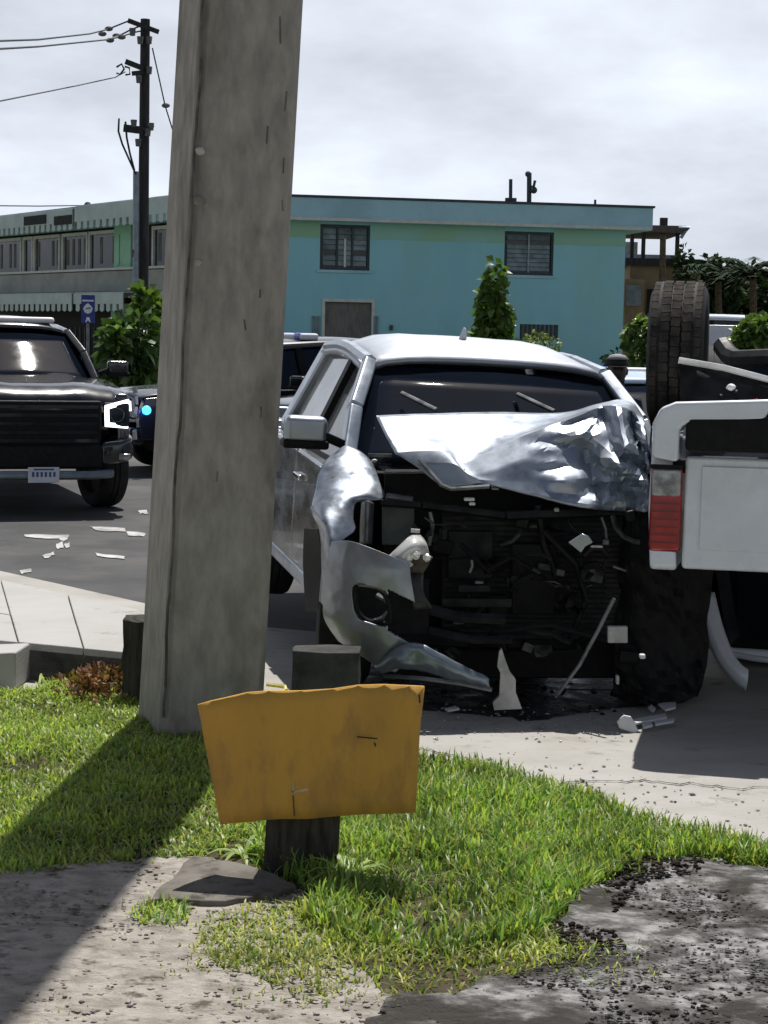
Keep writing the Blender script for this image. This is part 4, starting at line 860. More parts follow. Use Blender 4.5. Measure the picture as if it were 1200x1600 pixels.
    for s_ in (-1, 1):
        nrm = Vector((0, s_, .35)); A0_, A1_ = Vector((-cdx + .05, s_ * (chw + .05), belt)), rpt(hx, s_) + Vector((0, 0, .01))
        mb = MB(); am = A0_.lerp(A1_, .5) + Vector((.02, s_ * .025, .03)); mb.bar(A0_, am, .085 * sc_, .08, nrm); mb.bar(am, A1_, .085 * sc_, .08, nrm); mb.out('windscreen_pillar', PM, root, bevel=.015, seg=2)
        Cx, Cb = rx, g['bx']; mb = MB(); mb.bar(bpt(Cb, s_), rpt(rx, s_), g.get('rpw', .16) * sc_, .06, nrm); mb.out('rear_pillar', PM, root, bevel=.015)
        rail_ = [A1_] + [rpt(lerp(hx, rx, t), s_) for t in (.2, .4, .6, .8, 1)]
        mb = MB(); mb.tube(rail_, .045, 8); mb.out('roof_rail', PM, root, smooth=True)
        pil = []
        for b in g['bpil']:
            top_ = rpt(lerp(b, hx if b > -1.5 * sc_ else rx, .12), s_); bot_ = bpt(b, s_); mb = MB(); mb.bar(bot_, top_, .10 * sc_, .05, nrm); mb.out('door_pillar', M['black_plastic'], root); pil.append((bot_, top_))
        edges = [(A0_, A1_)] + pil + [(bpt(Cb, s_), rpt(rx, s_))]
        for (b0, t0), (b1, t1) in zip(edges, edges[1:]):
            q = [b0, b1, t1, t0]; c = sum((Vector(x) for x in q), Vector()) / 4; q = [Vector(x).lerp(c, .01) + Vector((0, -s_ * .012, 0)) for x in q]
            mb = MB(); mb.prism(q, (0, -s_ * .008, 0)); mb.out('side_window', M['side_glass'] if 'side_glass' in M else M['glass'], root)
            q2 = [Vector(x) + Vector((0, s_ * .02, 0)) for x in q]; mb = MB()
            for a, b_ in zip(q2, q2[1:] + q2[:1]): mb.bar(a, b_, .035, .02, nrm)
            mb.out('window_seal', M['black_plastic'], root)
        if g['mirror']:
            m0 = Vector((g.get('mx', -.28) * sc_, s_ * (chw + g.get('my', .16)), belt + g.get('mz', .06))); mb = MB(); mb.box(m0 + Vector((.03, s_ * .17, .09)), (.12, .23, .15)); mo_ = mb.out('wing_mirror', M[g.get('mirror_mat', paint)], root, bevel=.035, seg=3)
            mb = MB(); mb.box(m0 + Vector((.035, s_ * .17, .015)), (.125, .25, .05)); mb.out('mirror_base', M['black_plastic'], mo_, bevel=.015)
            mb = MB(); mb.bar(m0 + Vector((.02, -s_ * .04, .02)), m0 + Vector((.03, s_ * .09, .07)), .09, .05); mb.out('mirror_arm', M['black_plastic'], mo_, bevel=.01)
            mb = MB(); mb.box(m0 + Vector((-.04, s_ * .17, .09)), (.006, .21, .12)); mb.out('mirror_glass', M['chrome'], mo_)
    def pane(b0, b1, t1, t0, bul, nm):
        rows = []
        for i in range(6):
            t = i / 5; a, b_ = Vector(b0).lerp(Vector(t0), t), Vector(b1).lerp(Vector(t1), t); rows.append([a.lerp(b_, j / 10) + Vector((bul * (1 - (2 * j / 10 - 1) ** 2), 0, .3 * abs(bul) * (1 - (2 * j / 10 - 1) ** 2) * (1 - t))) for j in range(11)])
        mb = MB(); mb.grid(rows); return mb.out(nm, M['glass'], root, smooth='full', solid=.008)
    wsx = -cdx + .06
    pane((wsx, -chw - .02, belt - .02), (wsx, chw + .02, belt - .02), (hx + .02, hhw, hz + .015), (hx + .02, -hhw, hz + .015), .12 * sc_, 'windscreen')
    pane((g['bx'] - .02, -g['bhw'], g['bz']), (g['bx'] - .02, g['bhw'], g['bz']), (rx - .06, rhw - .04, rz - .02), (rx - .06, -rhw + .04, rz - .02), -.04, 'rear_window')
    mb = MB(); mb.bar((rx + .02, -rhw, rz - .0), (rx + .02, rhw, rz - .0), .1, .05, (1, 0, .2)); mb.out('roof_header', PM, root, bevel=.012)
    mb = MB(); mb.box((g['bx'] + .02, 0, (sill + g['bz']) / 2 + .05), (.05, 2 * W - .16, g['bz'] - sill - .1)); mb.out('cab_back', PM, root, bevel=.015)
    # rear
    t_, ra, rail = g['tail'], g['ra'], g['rail']
    if g['rear'] in ('bed', 'trunk'):
        x0 = g['bx'] - .03
        for y in (-W, W):
            a0 = math.degrees(math.asin(max(-1, min(1, (sill + .04 - az) / ar)))); ap = arc(ra, az, ar, a0, 180 - a0)
            pts = [(x0, rail)] + [(x0, sill + .06)] + ap + [(t_ + .06, sill + .14), (t_ + .03, rail - .3), (t_, rail - .03), (t_ + .02, rail)]
            side(pts, y, .13).out('bed_side', PM, root, bevel=.03, seg=3)
        mb = MB(); mb.box(((x0 + t_) / 2, 0, .72 * sc_), (x0 - t_ - .06, 2 * W - .22, .06)); mb.out('bed_floor', M['black_plastic'], root)
        if g['rear'] == 'trunk': mb = MB(); mb.box(((x0 + t_) / 2, 0, rail - .05), (x0 - t_ - .02, 2 * W - .1, .1)); mb.out('boot_lid', PM, root, bevel=.03)
        mb = MB(); mb.box((t_ + .035, 0, (rail + .66 * sc_) / 2), (.06, 2 * W - .34, rail - .68 * sc_)); mb.out('tailgate', PM, root, bevel=.02, seg=3)
    for y in (-1, 1):
        wheel(root, g['fa'], y * (W - g['tw'] * .55), g['wr'], g['tw'], g.get('steer', 0.0), rim=g['rim']) if g.get('front_wheels', True) else None
        wheel(root, ra, y * (W - g['tw'] * .55 + g.get('track', 0)), g['wr'], g['tw'], 0, dz=-g.get('droop', 0), tread=g.get('tread', False) and y == g['tread'], rim=g['rim'])
    mb = MB(); mb.tube([(ra, -W * .9, g['wr']), (ra, W * .9, g['wr'])], .06, 8); mb.blob((ra, 0, g['wr']), (.18, .16, .17)); mb.out('rear_axle', M['dark_metal'], root, smooth=True)
    if g['front']:
        mb = MB(); mb.box((g['nose'] * .5, 0, (g['hood1'] + sill) / 2), (g['nose'] - .25, 2 * W * .62, g['hood1'] - sill - .08)); mb.out('engine_block', M['black_plastic'], root)
        rows = []
        for i in range(19):
            t = (i / 18) ** .75; x = lerp(.04, g['nose'] - .03, t); row = []
            for j in range(15):
                u = -1 + 2 * j / 14; hw = (W - .05) * (1 - .09 * t * t); z = lerp(g['hood0'], g['hood1'], t) + .045 * (1 - u * u) + .03 * math.exp(-((abs(u) - .5) / .16) ** 2) * (1 - .3 * t) - g.get('lip', .06) * (1 - math.sqrt(max(0, 1 - (max(0, t - .72) / .28) ** 2)))
                row.append((x + .06 * (1 - u * u) * t, u * hw, z))
            rows.append(row)
        mb = MB(); mb.grid(rows); mb.out('hood', PM, root, smooth='full', solid=.02)
        mb = MB(); mb.bar((.02, -chw - .05, belt - .005), (.02, chw + .05, belt - .005), .2, .03); mb.out('cowl', M['black_plastic'], root)
        for y0, y1 in ((-.1, -.62), (.45, -.05)):
            mb = MB(); mb.bar((-.02, y0, belt + .04), (-.16, y1 * 1.0, belt + .13), .025, .015); mb.out('wiper', M['black_plastic'], root)
    return root, g
def child(root, name, m, bevel=.0, **k):
    return lambda mb: mb.out(name, M[m] if isinstance(m, str) else m, root, bevel=bevel, **k)

# --- black pickup approaching on the road
q = P(66, 700, 18.45); F_ = Vector((math.sin(R(20)), -math.cos(R(20)), 0)); c0 = Vector((q.x, q.y, 0)) - F_ * 1.62
ram, g = vehicle('black_pickup', frame(c0, R(20)), 'black pickup with a bright square running light driving towards the camera', 'pickup', 'black_paint', scale=1.1, hood0=1.33, hood1=1.25, belt=1.31, bz=1.32, hz=1.80, rz=1.84, nose=1.52, fa=.55, W=.98, wr=.41, sill=.56, rail=1.36, steer=R(12), nb=.62, hhw=.68, chw=.82, mirror_mat='black_paint', lip=.23, crown=.10)
nx = g['nose']; W_ = g['W']
child(ram, 'grille', 'black_plastic', .02)(MB().box((nx - .02, 0, .93), (.10, 1.22, .46)))
for i in range(5): child(ram, 'grille_bar', 'black_paint')(MB().box((nx + .035, 0, .76 + .085 * i), (.02, 1.15, .035)))
for y in (-1, 1):
    hl = MB().box((nx - .055, y * .765, 1.02), (.16, .27, .25)).out('headlight', M['win_glass'], ram, bevel=.03)
    for c, sz in (((nx + .03, y * .645, 1.095), (nx - .0, y * .895, 1.16)), ((nx + .03, y * .645, .925), (nx + .0, y * .885, .905)), ((nx + .03, y * .66, 1.10), (nx + .03, y * .665, .92)), ((nx + .0, y * .89, 1.16), (nx + .0, y * .895, 1.06))): MB().bar(c, sz, .045, .016, (1, 0, 0)).out('running_light', M['drl'], hl)
    MB().lathe([(.07, 0), (.05, -.03), (.001, -.035)], (nx + .03, y * .77, 1.02), 'x', 14).out('projector', M['clear_lens'], hl)
    child(ram, 'fog_light', 'clear_lens', .01)(MB().box((nx + .06, y * .84, .60), (.03, .12, .06)))
    child(ram, 'bumper_end', 'black_paint', .05, smooth=True)(MB().prism([(nx + .09, y * .58, .50), (nx + .06, y * .80, .52), (nx - .04, y * .95, .56), (nx - .25, y * .985, .58), (nx - .25, y * .7, .58)], (0, 0, .24)))
child(ram, 'bumper', 'black_plastic', .04)(MB().box((nx + .02, 0, .60), (.2, 1.22, .24)))
child(ram, 'skid_bar', 'steel_blue', .03)(MB().tube([(nx + .03, -.72, .43), (nx + .12, -.5, .42), (nx + .13, .5, .42), (nx + .03, .72, .43)], .05, 8))
pl = MB().box((nx + .19, 0, .43), (.012, .31, .155)).out('licence_plate', M['plate'], ram, bevel=.004)
for i in range(6): MB().box((nx + .1975, -.105 + .042 * i, .435), (.003, .022, .05)).out('plate_mark', M['plate_ink'], pl)
MB().box((nx + .1975, 0, .485), (.003, .2, .016)).out('plate_mark', M['plate_ink'], pl)
lb = MB().box((-1.05, 0, 1.965), (.28, 1.12, .07)).out('light_bar', M['marking_white'], ram, bevel=.03)
for y in (-.45, .45): MB().box((-1.05, y, 1.91), (.08, .05, .06)).out('bar_foot', M['black_plastic'], lb)

# --- police vehicles
def police(name, loc, yaw, label, paint, rear='suv', bar=True, group='police vehicles behind the crash', **kw):
    o, g = vehicle(name, frame(loc, yaw), label, 'police car', paint, group, rear=rear, **kw)
    n_, w_ = g['nose'], g['W']
    child(o, 'grille', 'black_plastic', .02)(MB().box((n_ - .02, 0, .72), (.08, .9, .26))); child(o, 'bumper', paint, .05)(MB().box((n_ - .02, 0, .5), (.2, 2 * w_ - .22, .26)))
    for y in (-1, 1):
        child(o, 'headlight', 'clear_lens', .03)(MB().box((n_ - .07, y * (w_ - .26), .80), (.12, .32, .14)))
        child(o, 'tail_light', 'red_lens', .02)(MB().box((g['tail'] + .03, y * (w_ - .12), g['belt'] - .15), (.08, .14, .3)))
    if bar:
        zr = g['rz'] + .1; b_ = MB().box((g['hx'] - .55, 0, zr + .03), (.26, 1.05, .09)).out('light_bar', M['marking_white'], o, bevel=.03)
        for y in (-.36, .36): MB().box((g['hx'] - .55, y, zr + .035), (.27, .22, .095)).out('blue_lamp', M['blue_lens'], b_, bevel=.03)
    return o, g
SUV = dict(bx=-3.0, bhw=.68, rx=-2.7, rz=1.7, tail=-3.1, ra=-2.5, bpil=(-1.1, -2.05), rail=1.2, hood0=1.12, hood1=1.02, belt=1.12)
q = P(196, 700, 24.5); pA, g = police('police_car', Vector((q.x + 1.0, q.y + .75, 0)), R(-62), 'dark police vehicle with a glowing blue strobe just left of the tall pole', 'navy_paint', mirror_mat='navy_paint', **SUV)
def bump_pts(px, py, d): return P(px, py, d)
mb = MB(); mb.blob(P(229, 641, 23.75), (.06, .05, .06), 10, 6); st = mb.out('strobe_lamp', M['strobe'], pA, world=True, smooth=True)
for (a, b_, w) in (((208, 610), (214, 609), .08), ((208, 624), (208, 650), .03), ((213, 620), (214, 632), .03), ((207, 650), (213, 648), .035), ((213, 636), (212, 648), .03), ((198, 657), (211, 657), .035), ((208, 680), (213, 680), .11)):
    mb = MB(); mb.bar(P(*a, 23.6), P(*b_, 23.55), w, .02, (0, -1, 0)); mb.out('white_marking', M['marking_white'], pA, world=True)
q = P(470, 600, 21); police('police_car', Vector((q.x + .6, 22.5, 0)), R(-35), 'black police vehicle with pale light bar behind the silver cab', 'black_paint', mirror_mat='black_paint', **SUV)
q = P(1012, 600, 17); police('police_car', Vector((q.x + .25, 17.6, 0)), R(8), 'pale blue police car in the gap beside the upturned tyre', 'pale_blue', rear='trunk', hz=1.42, rz=1.44, belt=.98, bz=1.0, hood0=.98, hood1=.85, rail=1.02, wr=.33, sill=.32, hx=-.85, rx=-2.0, bx=-2.6, mirror_mat='pale_blue', tail=-3.6) if False else None
M['pale_blue'] = mat('pale_blue_paint', (.45, .58, .72), .3, 0, coat=.6, var=.04)
q = P(1006, 600, 17); police('police_car', Vector((q.x + .35, 18.2, 0)), R(6), 'pale blue and white police car in the gap beside the upturned tyre', 'pale_blue', rear='trunk', hz=1.40, rz=1.42, belt=1.0, bz=1.02, hood0=1.0, hood1=.88, rail=1.05, wr=.33, sill=.32, hx=-.85, rx=-2.0, bx=-2.6, mirror_mat='pale_blue', tail=-3.6)
# white van far right
q = P(1110, 560, 40); vn, g = vehicle('white_van', frame(Vector((q.x + 3.0, 40, 0)), R(80)), 'long white van parked beyond the hedge at the right', 'van', 'white_paint', rear='suv', hz=2.25, rz=2.35, hx=-.5, rx=-4.3, bx=-4.5, tail=-4.55, ra=-3.3, belt=1.35, bz=1.35, bhw=.8, chw=.82, hhw=.78, rhw=.78, bpil=(-1.3, -2.8), hood0=1.3, hood1=1.05, W=.98, nose=.9, fa=.35, mirror=False)
child(vn, 'side_panel', 'white_paint', .02)(MB().box((-2.9, -.93, 1.82), (3.0, .03, .8)))
child(vn, 'bumper', 'black_plastic', .03)(MB().box((.88, 0, .55), (.14, 1.7, .22)))
q = P(1150, 560, 33); vn2, g = vehicle('grey_car', frame(Vector((q.x + 2.2, 33.5, 0)), R(75)), 'pale grey car behind the hedge low at the right', 'car', 'silver', rear='trunk', hz=1.42, rz=1.44, belt=1.0, bz=1.02, hood0=1.0, hood1=.88, rail=1.05, wr=.33, sill=.32, hx=-.85, rx=-2.0, bx=-2.6, tail=-3.6)

# ------------------------------------------------------------------ the wrecked silver pickup
TX, TY = .655, 10.05
TM = frame(Vector((TX, TY, .0)), R(12), R(-2.2), R(1.6))
M['side_glass'] = mat('side_window_glass', (.10, .11, .115), .06, 0, spec=.9, var=.3, scale=3, col3=(.22, .23, .23), s3=4, lo3=.45, hi3=.7)  # pale grey in the glass colour stands for reflections in the side windows
tac, g = vehicle('wrecked_pickup', TM, 'silver pickup with crushed front end and buckled hood beside the tall concrete pole', 'pickup', 'silver', front=False, ribs=True, roof_mat='silver_roof', steer=R(-14), hhw=.70, rhw=.68, chw=.865, bhw=.80, W=1.03, hz=1.66, rz=1.70, crown=.075, hx=-.70, door_mat='silver_side', handle='chrome', mx=-.2, my=.10, mz=.10, fa=.02)
del M['side_glass']
TI = TM.inverted()
def out(mb, name, m, **k): return mb.out(name, M[m] if isinstance(m, str) else m, tac, world=True, **k)
def sub(mb, name, m, par, **k): return mb.out(name, M[m] if isinstance(m, str) else m, par, world=True, **k)
def fine(ctrl, nu, nv, amp=0.0, sc=6.0, seed=0, sharp=False):
    """dense grid from rows of control points (Catmull-Rom unless sharp), with crumple noise along the viewing-free normal"""
    from mathutils import noise as mn
    def cat(p, t):
        k = len(p) - 1; x = t * k; i = min(int(x), k - 1); f = x - i
        if sharp: return p[i].lerp(p[i + 1], f)
        a, b_, c, d = p[max(i - 1, 0)], p[i], p[i + 1], p[min(i + 2, k)]
        return 0.5 * ((2 * b_) + (c - a) * f + (2 * a - 5 * b_ + 4 * c - d) * f * f + (3 * b_ - a - 3 * c + d) * f ** 3)
    rows_ = [[cat(r, j / nu) for j in range(nu + 1)] for r in ctrl]; res = []
    for i in range(nv + 1):
        res.append([cat([r[j] for r in rows_], i / nv) for j in range(nu + 1)])
    if amp:
        for r in res:
            for j, p in enumerate(r):
                q = p * sc + Vector((seed, seed * 2, 0)); v = 1.6 * (abs(mn.noise(q)) - .25); v2 = .8 * (abs(mn.noise(q * 1.9 + Vector((3, 1, 2)))) - .25)
                a = amp(p) if callable(amp) else amp
                r[j] = p + Vector((mn.noise(q + Vector((9, 0, 0))) * a * .5, (v + v2 * .9) * a, mn.noise(q * 1.3 + Vector((0, 7, 0))) * a * .6))
    return res
def PP(*t): return [P(*x) for x in t]
# hood: folded up, bright top, steep crumpled front
ctrl = [PP((588, 648, 9.86), (670, 646, 9.9), (770, 644, 9.95), (880, 644, 10.0), (930, 632, 10.0), (968, 624, 9.95), (992, 630, 9.9)),
        PP((600, 674, 9.66), (670, 674, 9.68), (770, 672, 9.7), (870, 656, 9.78), (930, 640, 9.8), (980, 630, 9.8), (1002, 645, 9.75)),
        PP((618, 708, 9.42), (690, 706, 9.40), (728, 722, 9.36), (800, 688, 9.45), (885, 657, 9.58), (955, 634, 9.62), (1008, 655, 9.6)),
        PP((648, 728, 9.37), (706, 724, 9.34), (742, 742, 9.30), (815, 722, 9.36), (895, 700, 9.46), (965, 690, 9.5), (1011, 700, 9.52)),
        PP((670, 746, 9.34), (722, 744, 9.31), (756, 750, 9.28), (825, 752, 9.32), (905, 748, 9.38), (965, 745, 9.40), (1014, 750, 9.44)),
        PP((691, 762, 9.31), (735, 757, 9.29), (765, 757, 9.27), (840, 776, 9.28), (912, 793, 9.30), (965, 799, 9.32), (1014, 799, 9.36))]
def cat1(p, t, lin=False):
    k = len(p) - 1; x = t * k; i = min(int(x), k - 1); f = x - i
    if lin: return p[i].lerp(p[i + 1], f)
    a, b_, c, d = p[max(i - 1, 0)], p[i], p[i + 1], p[min(i + 2, k)]
    return 0.5 * ((2 * b_) + (c - a) * f + (2 * a - 5 * b_ + 4 * c - d) * f * f + (3 * b_ - a - 3 * c + d) * f ** 3)
from mathutils import noise as mn
HU, HV = 54, 35; rh = random.Random(12); gv = []
for i in range(HV + 1):
    row = []
    for j in range(HU + 1):
        cols5 = [cat1(r, j / HU) for r in ctrl]; p = cat1(cols5, i / HV, True); u, v = j / HU, i / HV
        k = max(0, min(1, (u - .52) / .22)) * max(0, min(1, (v - .32) / .12)); e = min(1, (HU - j) / 2 + .3) * min(1, (HV - i) / 2 + .25)
        if k > 0:
            n1 = abs(mn.noise(Vector((u * 6.5 + 4, v * 2.0, 1)))) - .22; n2 = abs(mn.noise(Vector((u * 6 - v * 5, v * 4.5 + u * 3, 5)))) - .2
            p = p + Vector((rh.uniform(-1, 1) * .004 * k * e, (-.26 * n1 - .16 * n2 + rh.uniform(-1, 1) * .0022) * k * (.35 + .65 * e), rh.uniform(-1, 1) * .004 * k * e))
        else: p = p + Vector((0, .004 * mn.noise(p * 5), .005 * mn.noise(p * 4 + Vector((3, 3, 3)))))
        row.append(p)
    gv.append(row)
mb = MB(); V = [p for r in gv for p in r]; F = []; nc = HU + 1
for i in range(HV):
    for j in range(HU):
        a, b_, c, d = i * nc + j, i * nc + j + 1, (i + 1) * nc + j + 1, (i + 1) * nc + j
        if j / HU > .5 and i / HV > .3: F += ([(a, b_, c), (a, c, d)] if rh.random() < .5 else [(a, b_, d), (b_, c, d)])
        else: F.append((a, b_, c, d))
mb.add(V, F); hood = out(mb, 'hood', 'silver', smooth='full'); hood.data.set_sharp_from_angle(angle=R(17)); mo = hood.modifiers.new('s', 'SOLIDIFY'); mo.thickness = .012; mo.offset = -1
mb = MB(); mb.tube(PP((655, 718, 9.33), (690, 758, 9.26), (705, 764, 9.25), (765, 760, 9.24)), .012, 6); sub(mb, 'hood_lip', 'grey_metal', hood, smooth=True)
# right front wing, buckled
f1 = [PP((527, 706, 9.82), (540, 698, 9.80), (558, 704, 9.77), (572, 714, 9.74), (582, 726, 9.72)),
      PP((508, 722, 9.68), (532, 722, 9.63), (558, 732, 9.58), (580, 742, 9.56), (592, 752, 9.55)),
      PP((498, 744, 9.60), (524, 750, 9.52), (552, 760, 9.46), (578, 768, 9.44), (598, 779, 9.44)),
      PP((494, 766, 9.54), (514, 772, 9.43), (533, 778, 9.37), (546, 781, 9.36), (558, 784, 9.39)),
      PP((489, 790, 9.46), (504, 793, 9.34), (524, 800, 9.29), (540, 804, 9.29), (551, 808, 9.31)),
      PP((491, 806, 9.42), (504, 810, 9.27), (520, 818, 9.23), (537, 826, 9.24), (554, 829, 9.27)),
      PP((499, 822, 9.38), (508, 828, 9.24), (516, 838, 9.18), (523, 846, 9.17), (529, 850, 9.18)),
      PP((504, 850, 9.36), (508, 855, 9.25), (514, 866, 9.17), (518, 874, 9.14), (523, 880, 9.14)),
      PP((505, 890, 9.34), (508, 893, 9.25), (512, 902, 9.17), (516, 908, 9.14), (519, 912, 9.14)),
      PP((502, 940, 9.34), (505, 944, 9.27), (508, 950, 9.20), (511, 954, 9.17), (514, 957, 9.16))]
mb = MB(); mb.grid(fine(f1, 28, 72, .0035, 9, 5)); w1 = out(mb, 'fender', 'silver_scraped', smooth='full', solid=.012); w1.data.set_sharp_from_angle(angle=R(30))
mb = MB(); mb.tube(PP((489, 792, 9.45), (497, 806, 9.41), (503, 824, 9.38), (506, 852, 9.36), (507, 892, 9.34), (503, 940, 9.34)), .016, 6); sub(mb, 'arch_lip', 'silver_dirty', w1, smooth=True)
mb = MB(); mb.grid(fine([PP((478, 826, 9.7), (500, 826, 9.5)), PP((476, 880, 9.7), (505, 880, 9.5)), PP((480, 955, 9.68), (500, 955, 9.5))], 4, 8)); sub(mb, 'arch_liner', 'black_plastic', w1, solid=.02)
# hanging bumper
bc = [PP((520, 846, 9.14), (548, 846, 9.02), (585, 858, 8.96), (618, 872, 8.94), (640, 880, 8.95)),
      PP((512, 880, 9.14), (540, 884, 9.0), (575, 890, 8.93), (615, 902, 8.92), (642, 906, 8.94)),
      PP((508, 925, 9.15), (535, 930, 9.02), (570, 935, 8.94), (612, 942, 8.93), (648, 945, 8.95)),
      PP((508, 965, 9.18), (530, 975, 9.06), (562, 985, 8.97), (605, 1000, 8.95), (652, 1004, 8.97)),
      PP((530, 1000, 9.2), (548, 1012, 9.1), (568, 1025, 9.02), (590, 1040, 9.0), (618, 1050, 9.0))]
mb = MB(); gr = fine(bc, 96, 96, .005, 5, 11); hole = lambda p: False
cen = P(590, 948, 8.93)
mb.v = []; V = [p for r in gr for p in r]; nc = 97; Fs = []
def pxof(p):
    v = p - Vector((0, 0, CAMH)); z_ = v.dot(fw); return 600 + FPX * v.dot(cr) / z_, 800 - FPX * v.dot(cu) / z_
for i in range(96):
    for j in range(96):
        c = (gr[i][j] + gr[i + 1][j + 1]) / 2; x, y = pxof(c)
        hole1 = ((x - 582 - (y - 945) * .1) / 29) ** 4 + ((y - 945 - (x - 580) * .25) / 29) ** 4 < 1
        hole2 = x > 606 and 920 + (x - 606) * .5 < y < 985 + (x - 606) * .6
        if not (hole1 or hole2): Fs.append((i * nc + j, i * nc + j + 1, (i + 1) * nc + j + 1, (i + 1) * nc + j))
mb.add(V, Fs); bmp = out(mb, 'bumper', M['silver_dirty'], smooth='full', solid=.015)
mb = MB(); ring = [P(582 + 27 * math.copysign(abs(math.cos(t)) ** .6, math.cos(t)) + 6 * math.sin(t), 945 + 27 * math.copysign(abs(math.sin(t)) ** .6, math.sin(t)) + 7 * math.cos(t), 8.965) for t in np.linspace(0, 6.283, 25)]
mb.tube(ring, .012, 6, cap=False); sub(mb, 'fog_light_bezel', 'black_plastic', bmp, smooth=True)
mb = MB(); mb.grid([[P(x, y, 9.12) for x in (550, 590, 630, 670)] for y in (905, 945, 990)]); sub(mb, 'fog_light_recess', 'black_plastic', bmp, solid=.01)
mb = MB(); mb.tube(PP((590, 930, 9.02), (604, 938, 8.98), (608, 955, 8.98), (598, 966, 9.0), (582, 972, 9.0)), .014, 6); sub(mb, 'bent_bracket', 'grey_metal', bmp, smooth=True)
va = [PP((588, 1038, 9.02), (606, 1022, 8.95), (640, 1003, 8.9), (680, 1018, 8.88), (725, 1040, 8.88), (764, 1062, 8.9)),
      PP((590, 1044, 9.0), (612, 1034, 8.9), (645, 1022, 8.86), (685, 1036, 8.85), (725, 1052, 8.86), (764, 1066, 8.9)),
      PP((598, 1050, 9.0), (618, 1046, 8.92), (650, 1046, 8.9), (690, 1056, 8.9), (728, 1064, 8.9), (766, 1072, 8.92))]
mb = MB(); mb.grid(fine(va, 30, 12, .018, 9, 4)); out(mb, 'lower_valance', 'steel_blue', smooth='full', solid=.01)
mb = MB(); mb.tube(PP((600, 1056, 9.0), (660, 1060, 8.95), (720, 1068, 8.93), (768, 1078, 8.95)), .012, 6); out(mb, 'valance_strip', 'grey_metal', smooth=True)
# front structure behind: dark engine bay
def blk(x0, x1, y0, y1, d, th, m, name, par=None, bev=.01):
    q = [P(x0, y0, d), P(x1, y0, d), P(x1, y1, d), P(x0, y1, d)]; mb = MB(); mb.prism(q, (0, th, 0)); return sub(mb, name, m, par or tac, bevel=bev)
blk(600, 1060, 740, 1060, 9.62, .5, 'black_plastic', 'engine_bay')
rad = blk(690, 975, 800, 1000, 9.5, .06, 'dark_metal', 'radiator')
for i in range(24): mb = MB(); mb.bar(P(695, 806 + i * 8, 9.49), P(970, 808 + i * 8, 9.49), .006, .006, (0, -1, 0)); sub(mb, 'fin', 'black_plastic', rad)
mb = MB(); mb.bar(P(596, 786, 9.44), P(660, 790, 9.38), .03, .05, (0, -1, .3)); mb.bar(P(660, 790, 9.38), P(790, 806, 9.36), .035, .06, (0, -1, .3)); mb.bar(P(790, 806, 9.36), P(980, 800, 9.42), .04, .06, (0, -1, .3)); out(mb, 'upper_crossmember', 'dark_metal', bevel=.006)
blk(597, 648, 790, 852, 9.5, .04, M['inner_panel'] if 'inner_panel' in M else mat('grey_green_inner_panel', (.06, .075, .07), .6, var=.2), 'inner_panel')
mb = MB(); mb.grid(fine([PP((566, 785, 9.44), (574, 782, 9.36), (584, 786, 9.42)), PP((564, 815, 9.44), (573, 815, 9.35), (582, 815, 9.42)), PP((563, 852, 9.44), (571, 850, 9.36), (580, 850, 9.42))], 8, 10)); out(mb, 'torn_lamp_edge', 'grey_metal', smooth='full', solid=.01)
mb = MB(); mb.bar(P(603, 776, 9.5), P(646, 782, 9.5), .035, .05, (0, -1, .4)); out(mb, 'washer_cap_bracket', 'grey_metal', bevel=.01)
# broken headlight
hl_ = [PP((598, 880, 9.12), (618, 862, 9.05), (640, 842, 9.05), (656, 838, 9.12)), PP((606, 886, 9.06), (628, 868, 8.98), (648, 850, 8.98), (664, 850, 9.06)), PP((616, 890, 9.06), (636, 880, 9.0), (652, 868, 9.0), (668, 866, 9.08))]
mb = MB(); mb.grid(fine(hl_, 12, 8, .01, 12, 2)); hd = out(mb, 'headlight', 'lens_white', smooth='full', solid=.02)
mb = MB()
for c, r_ in (((650, 868, 8.96), .022), ((628, 888, 8.97), .016), ((640, 882, 8.98), .014), ((667, 872, 9.0), .02), ((623, 892, 8.97), .012)): mb.blob(P(*c), (r_, .015, r_), 9, 5, .25)
sub(mb, 'bulb_fragment', 'lens_white', hd)
mb = MB(); mb.prism(PP((618, 893, 9.04), (652, 858, 9.04), (676, 872, 9.04), (662, 895, 9.04)), (0, .06, 0)); sub(mb, 'lamp_housing', mat('amber_brown_housing', (.06, .045, .03), .5, var=.4, scale=30), hd)
mb = MB(); mb.bar(P(642, 829, 9.2), P(656, 830, 9.2), .018, .02, (0, -1, 0)); sub(mb, 'lamp_clip', 'shard_white', hd)
mb = MB(); mb.grid(fine([PP((636, 890, 9.1), (662, 888, 9.08)), PP((640, 925, 9.06), (662, 925, 9.05)), PP((646, 952, 9.05), (676, 950, 9.05))], 6, 8, .01, 9)); out(mb, 'bumper_bracket', 'grey_dark' if 'grey_dark' in M else 'dark_metal', solid=.02, smooth='full')
